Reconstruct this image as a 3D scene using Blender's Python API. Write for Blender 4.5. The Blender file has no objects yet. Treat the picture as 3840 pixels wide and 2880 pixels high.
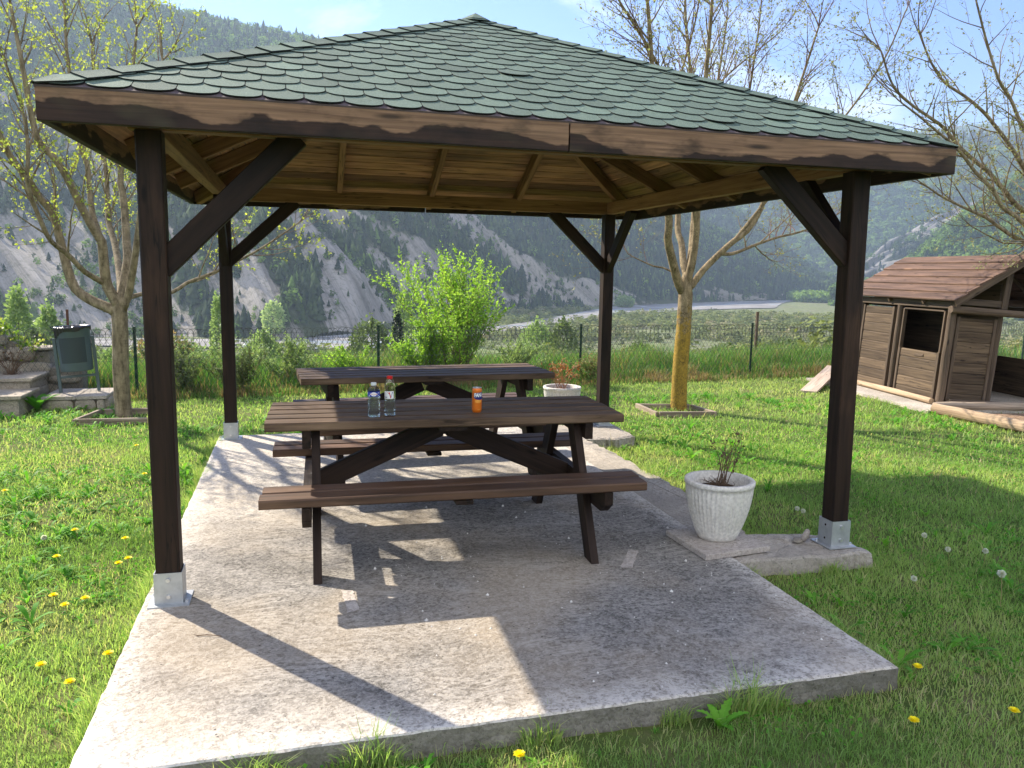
import bpy, math, random
import numpy as np
from mathutils import Vector, Matrix

SC = bpy.context.scene
COL = SC.collection
R = math.radians
rnd = random.Random(11)
rng = np.random.default_rng(11)

# ------------------------------------------------------------------ camera
CAM = np.array([0.5872, -3.7671, 1.5295])
YAW, PITCH, ROLL = R(15.2732), R(-8.104), R(0.9825)


def cam_axes():
    cy, sy, cp, sp = math.cos(YAW), math.sin(YAW), math.cos(PITCH), math.sin(PITCH)
    f = np.array([sy * cp, cy * cp, sp])
    r = np.array([cy, -sy, 0.0])
    u = np.cross(r, f)
    c, s = math.cos(ROLL), math.sin(ROLL)
    return c * r + s * u, -s * r + c * u, f


cr, cu, cf = cam_axes()
cd = bpy.data.cameras.new("camera")
cd.sensor_width = 36.0
cd.lens = 2969.2423 / 3840 * 36
cd.clip_start = 0.05
cd.clip_end = 12000
cam = bpy.data.objects.new("camera", cd)
COL.objects.link(cam)
m = Matrix.Identity(4)
for i in range(3):
    m[i][0], m[i][1], m[i][2], m[i][3] = cr[i], cu[i], -cf[i], CAM[i]
cam.matrix_world = m
SC.camera = cam

# ------------------------------------------------------------------ objects
Z = Vector((0, 0, 1))


def tag(o, label=None, cat=None, group=None, kind=None):
    if label: o["label"] = label
    if cat: o["category"] = cat
    if group: o["group"] = group
    if kind: o["kind"] = kind
    return o


def thing(name, label, cat, loc=(0, 0, 0), rz=0.0, group=None):
    o = bpy.data.objects.new(name, None)
    o.empty_display_size = 0.1
    COL.objects.link(o)
    o.location = loc
    o.rotation_euler = (0, 0, rz)
    return tag(o, label, cat, group)


def copy_tree(o, parent=None):
    c = o.copy()
    COL.objects.link(c)
    if parent is not None:
        c.parent = parent
    for ch in list(o.children):
        copy_tree(ch, c)
    return c


class MB:
    """collects polygons; verts carry 'g' (grain coordinates) and 'tone'"""

    def __init__(s):
        s.v, s.f, s.g, s.t, s.mi = [], [], [], [], []

    def add(s, verts, faces, g=None, tone=0.5, mi=0):
        b = len(s.v)
        s.v += [tuple(p) for p in verts]
        s.g += [tuple(p) for p in (g if g is not None else verts)]
        s.t += [tone] * len(verts)
        for f in faces:
            s.f.append([b + i for i in f])
            s.mi.append(mi)

    def beam(s, A, B, w, h, up=Z, ch=0.004, tone=None, off=None, mi=0, endroll=0.0):
        A, B, up = Vector(A), Vector(B), Vector(up)
        ax = B - A
        L = ax.length
        ax.normalize()
        sd = ax.cross(up).normalized()
        uv = sd.cross(ax).normalized()
        if tone is None: tone = rnd.random()
        if off is None: off = rnd.uniform(0, 60)
        ch = min(ch, w * .3, h * .3)
        a, b = w / 2, h / 2
        ring = [(a - ch, -b), (a, -b + ch), (a, b - ch), (a - ch, b), (-a + ch, b), (-a, b - ch), (-a, -b + ch), (-a + ch, -b)]
        V, G = [], []
        for l in (0, L):
            for (x, y) in ring:
                V.append(A + ax * l + sd * x + uv * y)
                G.append((l + off, x, y))
        F = [[i, (i + 1) % 8, 8 + (i + 1) % 8, 8 + i] for i in range(8)]
        F += [list(range(7, -1, -1)), list(range(8, 16))]
        s.add(V, F, G, tone, mi)

    def box(s, lo, hi, **k):
        lo, hi = Vector(lo), Vector(hi)
        d = hi - lo
        c = (lo + hi) / 2
        ax = max(range(3), key=lambda i: d[i])
        if ax == 0: s.beam((lo.x, c.y, c.z), (hi.x, c.y, c.z), d.y, d.z, **k)
        elif ax == 1: s.beam((c.x, lo.y, c.z), (c.x, hi.y, c.z), d.x, d.z, **k)
        else: s.beam((c.x, c.y, lo.z), (c.x, c.y, hi.z), d.x, d.y, up=(0, 1, 0), **k)

    def tube(s, P, Rr, n=6, tone=None, cap=True, mi=0, ph=0.0):
        P = [Vector(p) for p in P]
        if tone is None: tone = rnd.random()
        t0 = (P[1] - P[0]).normalized()
        ref = Vector((1, 0, 0)) if abs(t0.x) < .8 else Vector((0, 1, 0))
        x = t0.cross(ref).normalized()
        V, G = [], []
        L = rnd.uniform(0, 30)
        for i, p in enumerate(P):
            t = (P[min(i + 1, len(P) - 1)] - P[max(i - 1, 0)])
            if t.length < 1e-9: t = t0
            t.normalize()
            x = (x - t * x.dot(t))
            if x.length < 1e-6: x = t.cross(Vector((.3, .5, .8)))
            x.normalize()
            y = t.cross(x)
            if i: L += (P[i] - P[i - 1]).length
            r = Rr[i] if hasattr(Rr, '__len__') else Rr
            for k in range(n):
                a = 2 * math.pi * k / n + ph
                V.append(p + (x * math.cos(a) + y * math.sin(a)) * r)
                G.append((L, r * math.cos(a), r * math.sin(a)))
        F = []
        for i in range(len(P) - 1):
            for k in range(n):
                k2 = (k + 1) % n
                F.append([i * n + k, i * n + k2, (i + 1) * n + k2, (i + 1) * n + k])
        if cap:
            F.append(list(range(n - 1, -1, -1)))
            F.append(list(range((len(P) - 1) * n, len(P) * n)))
        s.add(V, F, G, tone, mi)

    def lathe(s, prof, n=32, center=(0, 0, 0), rot=None, tone=.5, mi=0, rmod=None, capb=True, capt=True):
        V = []
        c = Vector(center)
        for j, (r, z) in enumerate(prof):
            for k in range(n):
                a = 2 * math.pi * k / n
                rr = r if rmod is None else rmod(r, z, a, j)
                p = Vector((rr * math.cos(a), rr * math.sin(a), z))
                if rot is not None: p = rot @ p
                V.append(c + p)
        F = []
        for j in range(len(prof) - 1):
            for k in range(n):
                k2 = (k + 1) % n
                F.append([j * n + k, j * n + k2, (j + 1) * n + k2, (j + 1) * n + k])
        if capb: F.append(list(range(n - 1, -1, -1)))
        if capt: F.append(list(range((len(prof) - 1) * n, len(prof) * n)))
        s.add(V, F, None, tone, mi)

    def build(s, name, mats, parent=None, smooth=False, loc=None):
        me = bpy.data.meshes.new(name)
        me.from_pydata(s.v, [], s.f)
        if not isinstance(mats, (list, tuple)): mats = [mats]
        for mm in mats: me.materials.append(mm)
        if len(mats) > 1:
            me.polygons.foreach_set("material_index", s.mi)
        a = me.attributes.new("g", 'FLOAT_VECTOR', 'POINT')
        a.data.foreach_set("vector", np.array(s.g, np.float32).ravel())
        a = me.attributes.new("tone", 'FLOAT', 'POINT')
        a.data.foreach_set("value", np.array(s.t, np.float32))
        if smooth: me.polygons.foreach_set("use_smooth", [True] * len(me.polygons))
        me.update()
        o = bpy.data.objects.new(name, me)
        COL.objects.link(o)
        if parent is not None: o.parent = parent
        if loc is not None: o.location = loc
        return o


def np_obj(name, V, faces, mats, tone=None, extra=None, parent=None, smooth=False, mi=None):
    """V (n,3); faces: list of int arrays (m,k)"""
    me = bpy.data.meshes.new(name)
    V = np.asarray(V, np.float32)
    me.vertices.add(len(V))
    me.vertices.foreach_set("co", V.ravel())
    if not isinstance(faces, list): faces = [faces]
    faces = [np.asarray(f, np.int32) for f in faces if len(f)]
    loops = np.concatenate([f.ravel() for f in faces])
    cnt = np.concatenate([np.full(len(f), f.shape[1], np.int32) for f in faces])
    start = np.concatenate([[0], np.cumsum(cnt)[:-1]]).astype(np.int32)
    me.loops.add(len(loops))
    me.loops.foreach_set("vertex_index", loops)
    me.polygons.add(len(cnt))
    me.polygons.foreach_set("loop_start", start)
    me.polygons.foreach_set("loop_total", cnt)
    if not isinstance(mats, (list, tuple)): mats = [mats]
    for mm in mats: me.materials.append(mm)
    if mi is not None: me.polygons.foreach_set("material_index", np.asarray(mi, np.int32))
    if tone is not None:
        a = me.attributes.new("tone", 'FLOAT', 'POINT')
        a.data.foreach_set("value", np.asarray(tone, np.float32))
    for k, val in (extra or {}).items():
        a = me.attributes.new(k, 'FLOAT', 'POINT')
        a.data.foreach_set("value", np.asarray(val, np.float32))
    if smooth: me.polygons.foreach_set("use_smooth", np.ones(len(cnt), bool))
    me.update(calc_edges=True)
    me.validate()
    o = bpy.data.objects.new(name, me)
    COL.objects.link(o)
    if parent is not None: o.parent = parent
    return o


# ------------------------------------------------------------------ noise
def _hash(ix, iy, iz):
    n = (ix * 374761393 + iy * 668265263 + iz * 2147483647 + 1274126177) & 0xffffffff
    n = ((n ^ (n >> 13)) * 1274126177) & 0xffffffff
    n = n ^ (n >> 16)
    return (n & 0xffffff) / float(0xffffff)


def vnoise(x, y, z=0.0):
    x, y = np.asarray(x, float), np.asarray(y, float)
    z = np.broadcast_to(np.asarray(z, float), x.shape)
    xi, yi, zi = np.floor(x).astype(np.int64), np.floor(y).astype(np.int64), np.floor(z).astype(np.int64)
    fx, fy, fz = x - xi, y - yi, z - zi
    fx, fy, fz = [t * t * (3 - 2 * t) for t in (fx, fy, fz)]
    r = 0
    for dx in (0, 1):
        for dy in (0, 1):
            for dz in (0, 1):
                w = (fx if dx else 1 - fx) * (fy if dy else 1 - fy) * (fz if dz else 1 - fz)
                r = r + w * _hash(xi + dx, yi + dy, zi + dz)
    return r


def fbm(x, y, z=0.0, oct=4):
    s, a, t = 0, .5, 0
    for i in range(oct):
        s = s + a * vnoise(np.asarray(x) * 2 ** i + 17 * i, np.asarray(y) * 2 ** i - 31 * i, z)
        t += a
        a *= .5
    return s / t


# ------------------------------------------------------------------ materials
class NT:
    def __init__(s, name, disp=None):
        s.m = bpy.data.materials.new(name)
        s.m.use_nodes = True
        s.nt = s.m.node_tree
        s.nt.nodes.clear()
        s.out = s.n('ShaderNodeOutputMaterial')

    def n(s, typ, **k):
        nd = s.nt.nodes.new(typ)
        for a, b in k.items():
            if a == 'i':
                for kk, vv in b.items(): s.set(nd, kk, vv)
            else: setattr(nd, a, b)
        return nd

    def set(s, nd, key, val):
        sock = nd.inputs[key]
        if isinstance(val, bpy.types.NodeSocket): s.nt.links.new(val, sock)
        else:
            if isinstance(val, (tuple, list)) and len(val) == 3 and sock.type == 'RGBA': val = (*val, 1)
            sock.default_value = val

    def attr(s, name, out='Vector'):
        return s.n('ShaderNodeAttribute', attribute_name=name).outputs[out]

    def obj(s):
        return s.n('ShaderNodeTexCoord').outputs['Object']

    def pos(s):
        return s.n('ShaderNodeNewGeometry').outputs['Position']

    def scale(s, v, xyz):
        return s.n('ShaderNodeVectorMath', operation='MULTIPLY', i={0: v, 1: xyz}).outputs[0]

    def addv(s, v, w):
        return s.n('ShaderNodeVectorMath', operation='ADD', i={0: v, 1: w}).outputs[0]

    def noise(s, v, sc=5.0, det=4.0, rough=.55, dist=0.0, out='Fac'):
        return s.n('ShaderNodeTexNoise', i={'Vector': v, 'Scale': sc, 'Detail': det, 'Roughness': rough, 'Distortion': dist}).outputs[out]

    def voro(s, v, sc=5.0, feat='F1', out='Distance', rand=1.0):
        return s.n('ShaderNodeTexVoronoi', feature=feat, i={'Vector': v, 'Scale': sc, 'Randomness': rand}).outputs[out]

    def ramp(s, f, stops, interp='LINEAR'):
        r = s.n('ShaderNodeValToRGB')
        r.color_ramp.interpolation = interp
        e = r.color_ramp.elements
        while len(e) < len(stops): e.new(.5)
        for el, (p, c) in zip(e, stops):
            el.position = p
            el.color = (*c, 1) if hasattr(c, '__len__') else (c, c, c, 1)
        s.set(r, 'Fac', f)
        return r.outputs['Color']

    def mix(s, f, a, b, mode='MIX'):
        nd = s.n('ShaderNodeMix', data_type='RGBA', blend_type=mode)
        s.set(nd, 0, f)
        for k, val in ((6, a), (7, b)):
            if isinstance(val, (int, float)): val = (val, val, val)
            s.set(nd, k, val)
        return nd.outputs[2]

    def math(s, op, a, b=0.0, c=0.0, clamp=False):
        nd = s.n('ShaderNodeMath', operation=op, use_clamp=clamp)
        s.set(nd, 0, a); s.set(nd, 1, b); s.set(nd, 2, c)
        return nd.outputs[0]

    def sep(s, v):
        return s.n('ShaderNodeSeparateXYZ', i={0: v}).outputs

    def bump(s, h, st=.3, d=.01):
        return s.n('ShaderNodeBump', i={'Height': h, 'Strength': st, 'Distance': d}).outputs[0]

    def bsdf(s, col, rough=.7, normal=None, metal=0.0, spec=.3, **k):
        b = s.n('ShaderNodeBsdfPrincipled')
        s.set(b, 'Base Color', col); s.set(b, 'Roughness', rough); s.set(b, 'Metallic', metal)
        s.set(b, 'Specular IOR Level', spec)
        if normal is not None: s.set(b, 'Normal', normal)
        for kk, vv in k.items(): s.set(b, kk, vv)
        return b.outputs[0]

    def done(s, sh):
        s.nt.links.new(sh, s.out.inputs['Surface'])
        return s.m


def mat_wood(name, dark, light, rough=.72, fine=42.0, tonev=.35, patch=None, patch_at=(.52, .62), spec=.25, bump=.25, knots=True):
    T = NT(name)
    g = T.attr('g')
    tone = T.attr('tone', 'Fac')
    warp = T.noise(T.scale(g, (1.2, 9, 9)), 1.0, 2, .5, out='Color')
    gv = T.addv(T.scale(g, (1.6, fine, fine)), T.scale(warp, (.6, 2.4, 2.4)))
    n1 = T.noise(gv, 1.0, 5, .6)
    n2 = T.noise(T.scale(g, (.9, 7, 7)), 1.0, 3, .5)
    f = T.math('ADD', T.math('MULTIPLY', n1, .65), T.math('MULTIPLY', n2, .35))
    col = T.ramp(f, [(.36, dark), (.62, light)])
    if patch is not None:
        pn = T.noise(T.scale(g, (1.5, 6, 6)), 1.0, 4, .6)
        pm = T.ramp(pn, [(patch_at[0], 0), (patch_at[1], 1)])
        col = T.mix(T.math('MULTIPLY', pm, T.math('ADD', T.math('MULTIPLY', n1, .8), .3), clamp=True), col, patch)
    if knots:
        kd = T.voro(T.scale(g, (2.6, 9, 9)), 1.0)
        kk = T.ramp(kd, [(.05, .25), (.13, 1)])
        col = T.mix(1.0, col, kk, 'MULTIPLY')
    ck = T.math('ABSOLUTE', T.math('SUBTRACT', T.noise(T.addv(T.scale(g, (.8, 24, 24)), T.scale(warp, (.3, 1.5, 1.5))), 1.0, 3, .5), .5))
    ckm = T.math('MULTIPLY', T.ramp(ck, [(.004, 1), (.016, 0)]), T.ramp(T.noise(T.scale(g, (1.3, 5, 5)), 1.0, 2), [(.45, 0), (.6, .85)]))
    col = T.mix(ckm, col, tuple(c * .35 for c in dark))
    br = T.math('ADD', T.math('MULTIPLY', tone, tonev * 2), 1 - tonev)
    col = T.mix(1.0, col, T.n('ShaderNodeCombineColor', i={0: br, 1: br, 2: br}).outputs[0], 'MULTIPLY')
    nb = T.bump(n1, bump, .004)
    return T.done(T.bsdf(col, rough, nb, spec=spec))


def mat_leaf(name, cols, trans=.45, rough=.55, spec=.3):
    """cols: ramp over 'tone'"""
    T = NT(name)
    tone = T.attr('tone', 'Fac')
    k = len(cols)
    col = T.ramp(tone, [(i / (k - 1), c) for i, c in enumerate(cols)])
    d = T.bsdf(col, rough, spec=spec)
    tc = T.mix(1.0, col, (1.25, 1.3, .75), 'MULTIPLY')
    t = T.n('ShaderNodeBsdfTranslucent', i={'Color': tc}).outputs[0]
    return T.done(T.n('ShaderNodeMixShader', i={0: trans, 1: d, 2: t}).outputs[0])


def mat_plain(name, col, rough=.5, metal=0.0, spec=.4, var=.12, sc=30.0, bump=0.0):
    T = NT(name)
    o = T.obj()
    n = T.noise(o, sc, 4, .6)
    lo = tuple(c * (1 - var) for c in col)
    hi = tuple(min(1, c * (1 + var)) for c in col)
    c = T.ramp(n, [(.3, lo), (.7, hi)])
    nb = T.bump(n, bump, .004) if bump else None
    return T.done(T.bsdf(c, rough, nb, metal, spec))


M = {}
M['stain'] = mat_wood('dark_stained_wood', (.0075, .0040, .0027), (.029, .0150, .0095), rough=.6, patch=(.06, .031, .018), patch_at=(.6, .75), spec=.22)
M['fascia'] = None
M['ceil'] = mat_wood('ceiling_boards_wood', (.14, .072, .039), (.42, .23, .123), rough=.7, tonev=.5, patch=(.08, .052, .037), patch_at=(.5, .66))
M['rafter'] = mat_wood('rafter_wood', (.15, .075, .038), (.30, .165, .082), rough=.7, tonev=.2)
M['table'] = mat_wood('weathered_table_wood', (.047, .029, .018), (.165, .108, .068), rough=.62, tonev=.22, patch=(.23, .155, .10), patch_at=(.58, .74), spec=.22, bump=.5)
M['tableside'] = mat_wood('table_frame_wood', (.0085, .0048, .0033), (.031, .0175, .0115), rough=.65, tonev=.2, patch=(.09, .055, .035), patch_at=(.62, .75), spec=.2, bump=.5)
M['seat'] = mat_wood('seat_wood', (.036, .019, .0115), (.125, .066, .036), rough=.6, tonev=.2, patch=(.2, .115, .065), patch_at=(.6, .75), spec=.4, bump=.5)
M['hutroof'] = mat_wood('playhouse_roof_boards', (.05, .030, .021), (.14, .085, .058), rough=.8, tonev=.3, patch=(.25, .145, .085), patch_at=(.6, .72))
M['hutwall'] = mat_wood('playhouse_wall_boards', (.042, .028, .018), (.125, .088, .054), rough=.8, tonev=.25)
M['hutlog'] = mat_wood('playhouse_post_wood', (.05, .035, .024), (.13, .092, .062), rough=.75, tonev=.2)
M['log'] = mat_wood('pale_log_wood', (.26, .18, .11), (.50, .37, .24), rough=.8, tonev=.15)
M['plank'] = mat_wood('bleached_plank_wood', (.28, .21, .155), (.50, .40, .31), rough=.8, tonev=.15)
M['oldwood'] = mat_wood('old_edging_wood', (.16, .125, .09), (.40, .32, .24), rough=.85, tonev=.15)


def mat_fascia():
    T = NT('worn_fascia_wood')
    g = T.attr('g')
    s = T.sep(g)
    warp = T.noise(T.scale(g, (1.2, 9, 9)), 1.0, 2, .5, out='Color')
    n1 = T.noise(T.addv(T.scale(g, (1.8, 75, 75)), T.scale(warp, (.8, 3, 3))), 1.0, 5, .6)
    dark = T.ramp(n1, [(.3, (.012, .006, .0042)), (.7, (.045, .022, .0135))])
    bare = T.ramp(n1, [(.3, (.11, .062, .036)), (.7, (.30, .18, .105))])
    e1 = T.noise(T.scale(g, (1.5, 3, 3)), 1.0, 3, .55)
    e2 = T.noise(T.scale(g, (7, 20, 20)), 1.0, 3, .6)
    edge = T.math('ADD', T.math('MULTIPLY', T.math('SUBTRACT', e1, .5), .36), T.math('MULTIPLY', T.math('SUBTRACT', e2, .5), .06))
    d = T.math('SUBTRACT', s[2], T.math('ADD', edge, -.008))
    mk = T.math('MULTIPLY_ADD', d, 110, .5, clamp=True)
    col = T.mix(mk, dark, bare)
    st = T.noise(T.scale(g, (5, 12, 9)), 1.0, 4, .6)
    sm = T.ramp(st, [(.5, 1), (.72, .35)])
    col = T.mix(1.0, col, sm, 'MULTIPLY')
    gr = T.ramp(T.noise(T.scale(g, (3, 5, 5)), 1.0, 2), [(.55, 0), (.75, .5)])
    col = T.mix(gr, col, (.075, .07, .035))
    kd = T.voro(T.scale(g, (1.6, 9, 9)), 1.0)
    col = T.mix(1.0, col, T.ramp(kd, [(.05, .25), (.14, 1)]), 'MULTIPLY')
    return T.done(T.bsdf(col, .65, T.bump(n1, .3, .004), spec=.3))


M['fascia'] = mat_fascia()


def mat_concrete(name, light, dark, stain=True, seedv=0.0, pits=True, dirt=None):
    T = NT(name)
    p = T.addv(T.pos(), (seedv, seedv * .7, 0))
    fine = T.noise(p, 75, 5, .7)
    big = T.noise(p, 1.3, 4, .6)
    mid = T.noise(p, 9, 4, .6, dist=.6)
    warp = T.noise(p, 1.1, 2, .5, out='Color')
    brush = T.noise(T.addv(T.scale(p, (5, 26, 20)), T.scale(warp, (14, 14, 0))), 1.0, 5, .65)
    ridge = T.math('ABSOLUTE', T.math('SUBTRACT', brush, .5))
    grit = T.voro(T.addv(p, T.scale(warp, (.03, .03, .03))), 115, out='Color')
    grit2 = T.voro(T.addv(p, T.scale(warp, (.05, .05, .05))), 52, out='Color')
    gr_ = T.math('ADD', T.math('MULTIPLY', T.sep(grit)[0], .55), T.math('MULTIPLY', T.sep(grit2)[1], .45))
    f = T.math('ADD', T.math('ADD', T.math('MULTIPLY', fine, .42), T.math('MULTIPLY', mid, .13)), T.math('MULTIPLY', gr_, .45))
    col = T.ramp(f, [(.28, tuple(c * .5 for c in light)), (.62, light)])
    if stain:
        s = T.sep(T.pos())
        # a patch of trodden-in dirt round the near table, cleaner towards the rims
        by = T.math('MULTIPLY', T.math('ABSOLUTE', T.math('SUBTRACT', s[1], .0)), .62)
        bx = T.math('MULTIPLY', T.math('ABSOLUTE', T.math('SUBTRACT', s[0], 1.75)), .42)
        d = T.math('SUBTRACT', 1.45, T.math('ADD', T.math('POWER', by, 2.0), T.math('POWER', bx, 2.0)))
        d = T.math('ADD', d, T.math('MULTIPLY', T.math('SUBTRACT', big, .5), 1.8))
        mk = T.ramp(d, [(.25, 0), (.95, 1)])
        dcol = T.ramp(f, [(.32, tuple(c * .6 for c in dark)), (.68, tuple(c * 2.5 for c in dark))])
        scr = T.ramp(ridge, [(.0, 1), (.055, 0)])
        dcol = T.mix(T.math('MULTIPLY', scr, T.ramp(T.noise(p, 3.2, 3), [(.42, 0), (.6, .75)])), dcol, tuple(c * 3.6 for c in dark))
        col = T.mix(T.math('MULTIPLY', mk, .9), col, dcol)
        # rims scuffed pale
        ef = T.math('MINIMUM', T.math('ADD', s[1], 1.318), T.math('MINIMUM', T.math('SUBTRACT', 2.87, s[0]), T.math('ADD', s[0], .117)))
        em = T.ramp(T.math('SUBTRACT', T.math('MULTIPLY', ef, 3.2), T.math('MULTIPLY', T.math('SUBTRACT', mid, .5), .9)), [(.02, .85), (.5, 0)])
        col = T.mix(T.math('MULTIPLY', em, T.ramp(f, [(.36, .25), (.56, 1)])), col, (.66, .62, .555))
        warm = T.ramp(T.noise(p, .9, 3), [(.45, 0), (.65, 1)])
        col = T.mix(T.math('MULTIPLY', warm, .3), col, (light[0], light[1] * .86, light[2] * .66))
    else:
        col = T.mix(T.ramp(big, [(.42, .6), (.62, 0)]), col, dark)
    if pits:
        vd = T.voro(T.addv(p, T.scale(warp, (.04, .04, .04))), 95)
        pm = T.ramp(vd, [(.10, .35), (.26, 1)])
        sel = T.ramp(T.noise(p, 14, 2), [(.5, 1), (.6, 0)])
        col = T.mix(1.0, col, T.mix(sel, pm, 1.0), 'MULTIPLY')
        sd = T.voro(p, 17)
        col = T.mix(1.0, col, T.ramp(sd, [(.055, .3), (.09, 1)]), 'MULTIPLY')
    h = T.math('ADD', T.math('MULTIPLY', fine, .6), T.math('ADD', T.math('MULTIPLY', brush, .5), T.math('MULTIPLY', gr_, .35)))
    return T.done(T.bsdf(col, .88, T.bump(h, 1.0, .009), spec=.2))


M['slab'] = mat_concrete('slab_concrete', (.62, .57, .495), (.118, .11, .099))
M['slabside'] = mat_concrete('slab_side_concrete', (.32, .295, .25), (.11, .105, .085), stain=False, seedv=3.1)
M['oldconc'] = mat_concrete('old_concrete', (.56, .50, .42), (.26, .235, .2), stain=False, seedv=7.7)
M['flag'] = mat_concrete('paving_slab_concrete', (.56, .50, .44), (.36, .31, .27), stain=False, seedv=1.7)
M['pot'] = mat_plain('planter_cast_stone', (.66, .63, .575), .85, 0, .2, .22, 55, .5)
M['stone'] = mat_concrete('wall_stone', (.46, .40, .315), (.21, .19, .155), stain=False, seedv=9.4, pits=False)
M['mortar'] = mat_concrete('wall_mortar', (.30, .265, .215), (.15, .135, .11), stain=False, seedv=2.4, pits=False)
M['galv'] = mat_plain('galvanised_steel', (.44, .46, .475), .42, .55, .5, .14, 18)
M['bolt'] = mat_plain('zinc_bolt_steel', (.62, .63, .64), .35, .8, .5)
M['green'] = mat_plain('green_painted_steel', (.006, .034, .02), .6, 0, .3)
M['wire'] = mat_plain('fence_wire_steel', (.07, .08, .073), .5, .2, .5)
M['rust'] = mat_plain('rusty_steel', (.10, .045, .03), .8)
M['bin'] = mat_plain('grey_painted_steel', (.07, .10, .105), .42, 0.0, .5, .1, 8)
M['binpanel'] = None
M['bag'] = mat_plain('black_bin_bag', (.014, .014, .018), .28, 0, .6, .3, 20, .5)
M['soil'] = mat_plain('potting_soil', (.035, .024, .017), .95, 0, .1, .5, 40, .8)
M['mulch'] = mat_plain('bark_mulch', (.22, .15, .10), .95, 0, .1, .5, 30, .9)
M['twig'] = mat_plain('dry_twig_bark', (.13, .085, .055), .85, 0, .2, .3, 60)
M['dryred'] = mat_leaf('dried_leaf', [(.20, .07, .03), (.34, .15, .07), (.42, .22, .10)], .3)
M['drybrown'] = mat_leaf('withered_leaf', [(.06, .035, .02), (.13, .075, .045)], .2)


def mat_shingle():
    T = NT('green_mineral_shingle')
    p = T.pos()
    tone = T.attr('tone', 'Fac')
    f = T.noise(p, 260, 3, .7)
    b = T.noise(p, 3.0, 3, .6)
    c = T.ramp(f, [(.36, (.055, .086, .062)), (.66, (.19, .26, .198))])
    c = T.mix(T.math('MULTIPLY', b, .45), c, (.085, .125, .09))
    br = T.math('ADD', T.math('MULTIPLY', tone, .5), .75)
    c = T.mix(1.0, c, T.n('ShaderNodeCombineColor', i={0: br, 1: br, 2: br}).outputs[0], 'MULTIPLY')
    sp = T.ramp(T.voro(p, 130), [(.07, 1), (.10, 0)])
    c = T.mix(T.math('MULTIPLY', sp, T.ramp(T.noise(p, 40, 2), [(.58, 0), (.66, .7)])), c, (.55, .6, .55))
    return T.done(T.bsdf(c, .8, T.bump(f, .6, .004), spec=.3))


M['shingle'] = mat_shingle()
M['felt'] = mat_plain('roof_underlay_felt', (.10, .075, .075), .9)
M['shedge'] = mat_plain('shingle_cut_edge', (.018, .022, .02), .9)


def mat_bark(name, c1, c2, lichen=None):
    T = NT(name)
    g = T.attr('g')
    p = T.pos()
    n = T.noise(T.scale(p, (20, 20, 7)), 1.0, 6, .7)
    c = T.ramp(n, [(.36, c1), (.62, c2)])
    rg = T.noise(T.scale(p, (9, 9, 70)), 1.0, 3, .5)
    c = T.mix(T.ramp(rg, [(.58, 0), (.75, .5)]), c, tuple(x * .5 for x in c1))
    if lichen is not None:
        z = T.sep(p)[2]
        ln = T.noise(p, 16, 6, .75)
        zz = T.math('MULTIPLY_ADD', z, -1.05, 1.36)
        mk = T.ramp(T.math('ADD', ln, T.math('MULTIPLY', zz, .6)), [(.66, 0), (.78, .9)])
        lc = T.ramp(T.noise(p, 38, 4, .7), [(.3, tuple(x * .45 for x in lichen)), (.65, lichen)])
        c = T.mix(mk, c, lc)
        cr_ = T.voro(T.scale(p, (42, 42, 20)), 1.0, feat='DISTANCE_TO_EDGE')
        c = T.mix(T.math('MULTIPLY', T.ramp(cr_, [(.03, .75), (.10, 0)]), T.ramp(T.noise(p, 9, 3), [(.4, 0), (.6, 1)])), c, (.07, .05, .02))
    return T.done(T.bsdf(c, .85, T.bump(n, .6, .01), spec=.2))


M['bark'] = mat_bark('smooth_grey_bark', (.11, .085, .052), (.31, .25, .16))
M['bark2'] = mat_bark('lichen_bark', (.13, .10, .055), (.33, .255, .15), (.40, .255, .035))
M['twigs'] = mat_bark('twig_bark', (.11, .08, .055), (.24, .18, .125))
M['twigs2'] = mat_bark('reddish_twig_bark', (.115, .07, .055), (.24, .155, .12))
M['leafY'] = mat_leaf('young_yellow_leaf', [(.20, .26, .045), (.36, .42, .08), (.50, .52, .13)], .5)
M['leafP'] = mat_leaf('young_pale_leaf', [(.17, .17, .07), (.27, .28, .12), (.40, .40, .23)], .4)
M['leafB'] = mat_leaf('bright_shrub_leaf', [(.12, .25, .03), (.24, .43, .055), (.42, .58, .11)], .5)
M['grass'] = mat_leaf('lawn_blade', [(.13, .235, .06), (.25, .395, .105), (.37, .50, .15), (.48, .49, .21), (.58, .49, .30)], .5, .55, .3)
M['weed'] = mat_leaf('weed_leaf', [(.06, .19, .02), (.10, .30, .03), (.19, .43, .045)], .42, .6, .15)
M['tall'] = mat_leaf('tall_grass_blade', [(.05, .13, .03), (.09, .22, .045), (.17, .29, .07), (.33, .27, .14), (.27, .18, .10)], .42)
M['poplar'] = mat_leaf('poplar_leaf', [(.15, .23, .09), (.25, .35, .14), (.36, .46, .21)], .45)
M['willow'] = mat_leaf('grey_green_leaf', [(.06, .09, .04), (.11, .155, .065), (.17, .23, .09)], .35)
M['cypress'] = mat_leaf('dark_evergreen_leaf', [(.008, .02, .01), (.02, .04, .018)], .15)
M['ivy'] = mat_leaf('ivy_leaf', [(.05, .13, .02), (.16, .27, .04), (.40, .42, .08)], .4)
M['petal'] = mat_leaf('dandelion_petal', [(.9, .72, .0), (.95, .82, .02)], .15)
M['fluff'] = mat_leaf('seed_fluff', [(.6, .6, .6), (.8, .8, .78)], .4)
M['stalk'] = mat_leaf('pale_stalk', [(.25, .28, .09), (.42, .36, .18)], .3)
M['pine'] = mat_leaf('hill_tree_foliage', [(.012, .026, .014), (.03, .05, .022), (.06, .095, .03), (.13, .22, .045), (.22, .33, .065)], .25, .8, .02)


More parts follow.
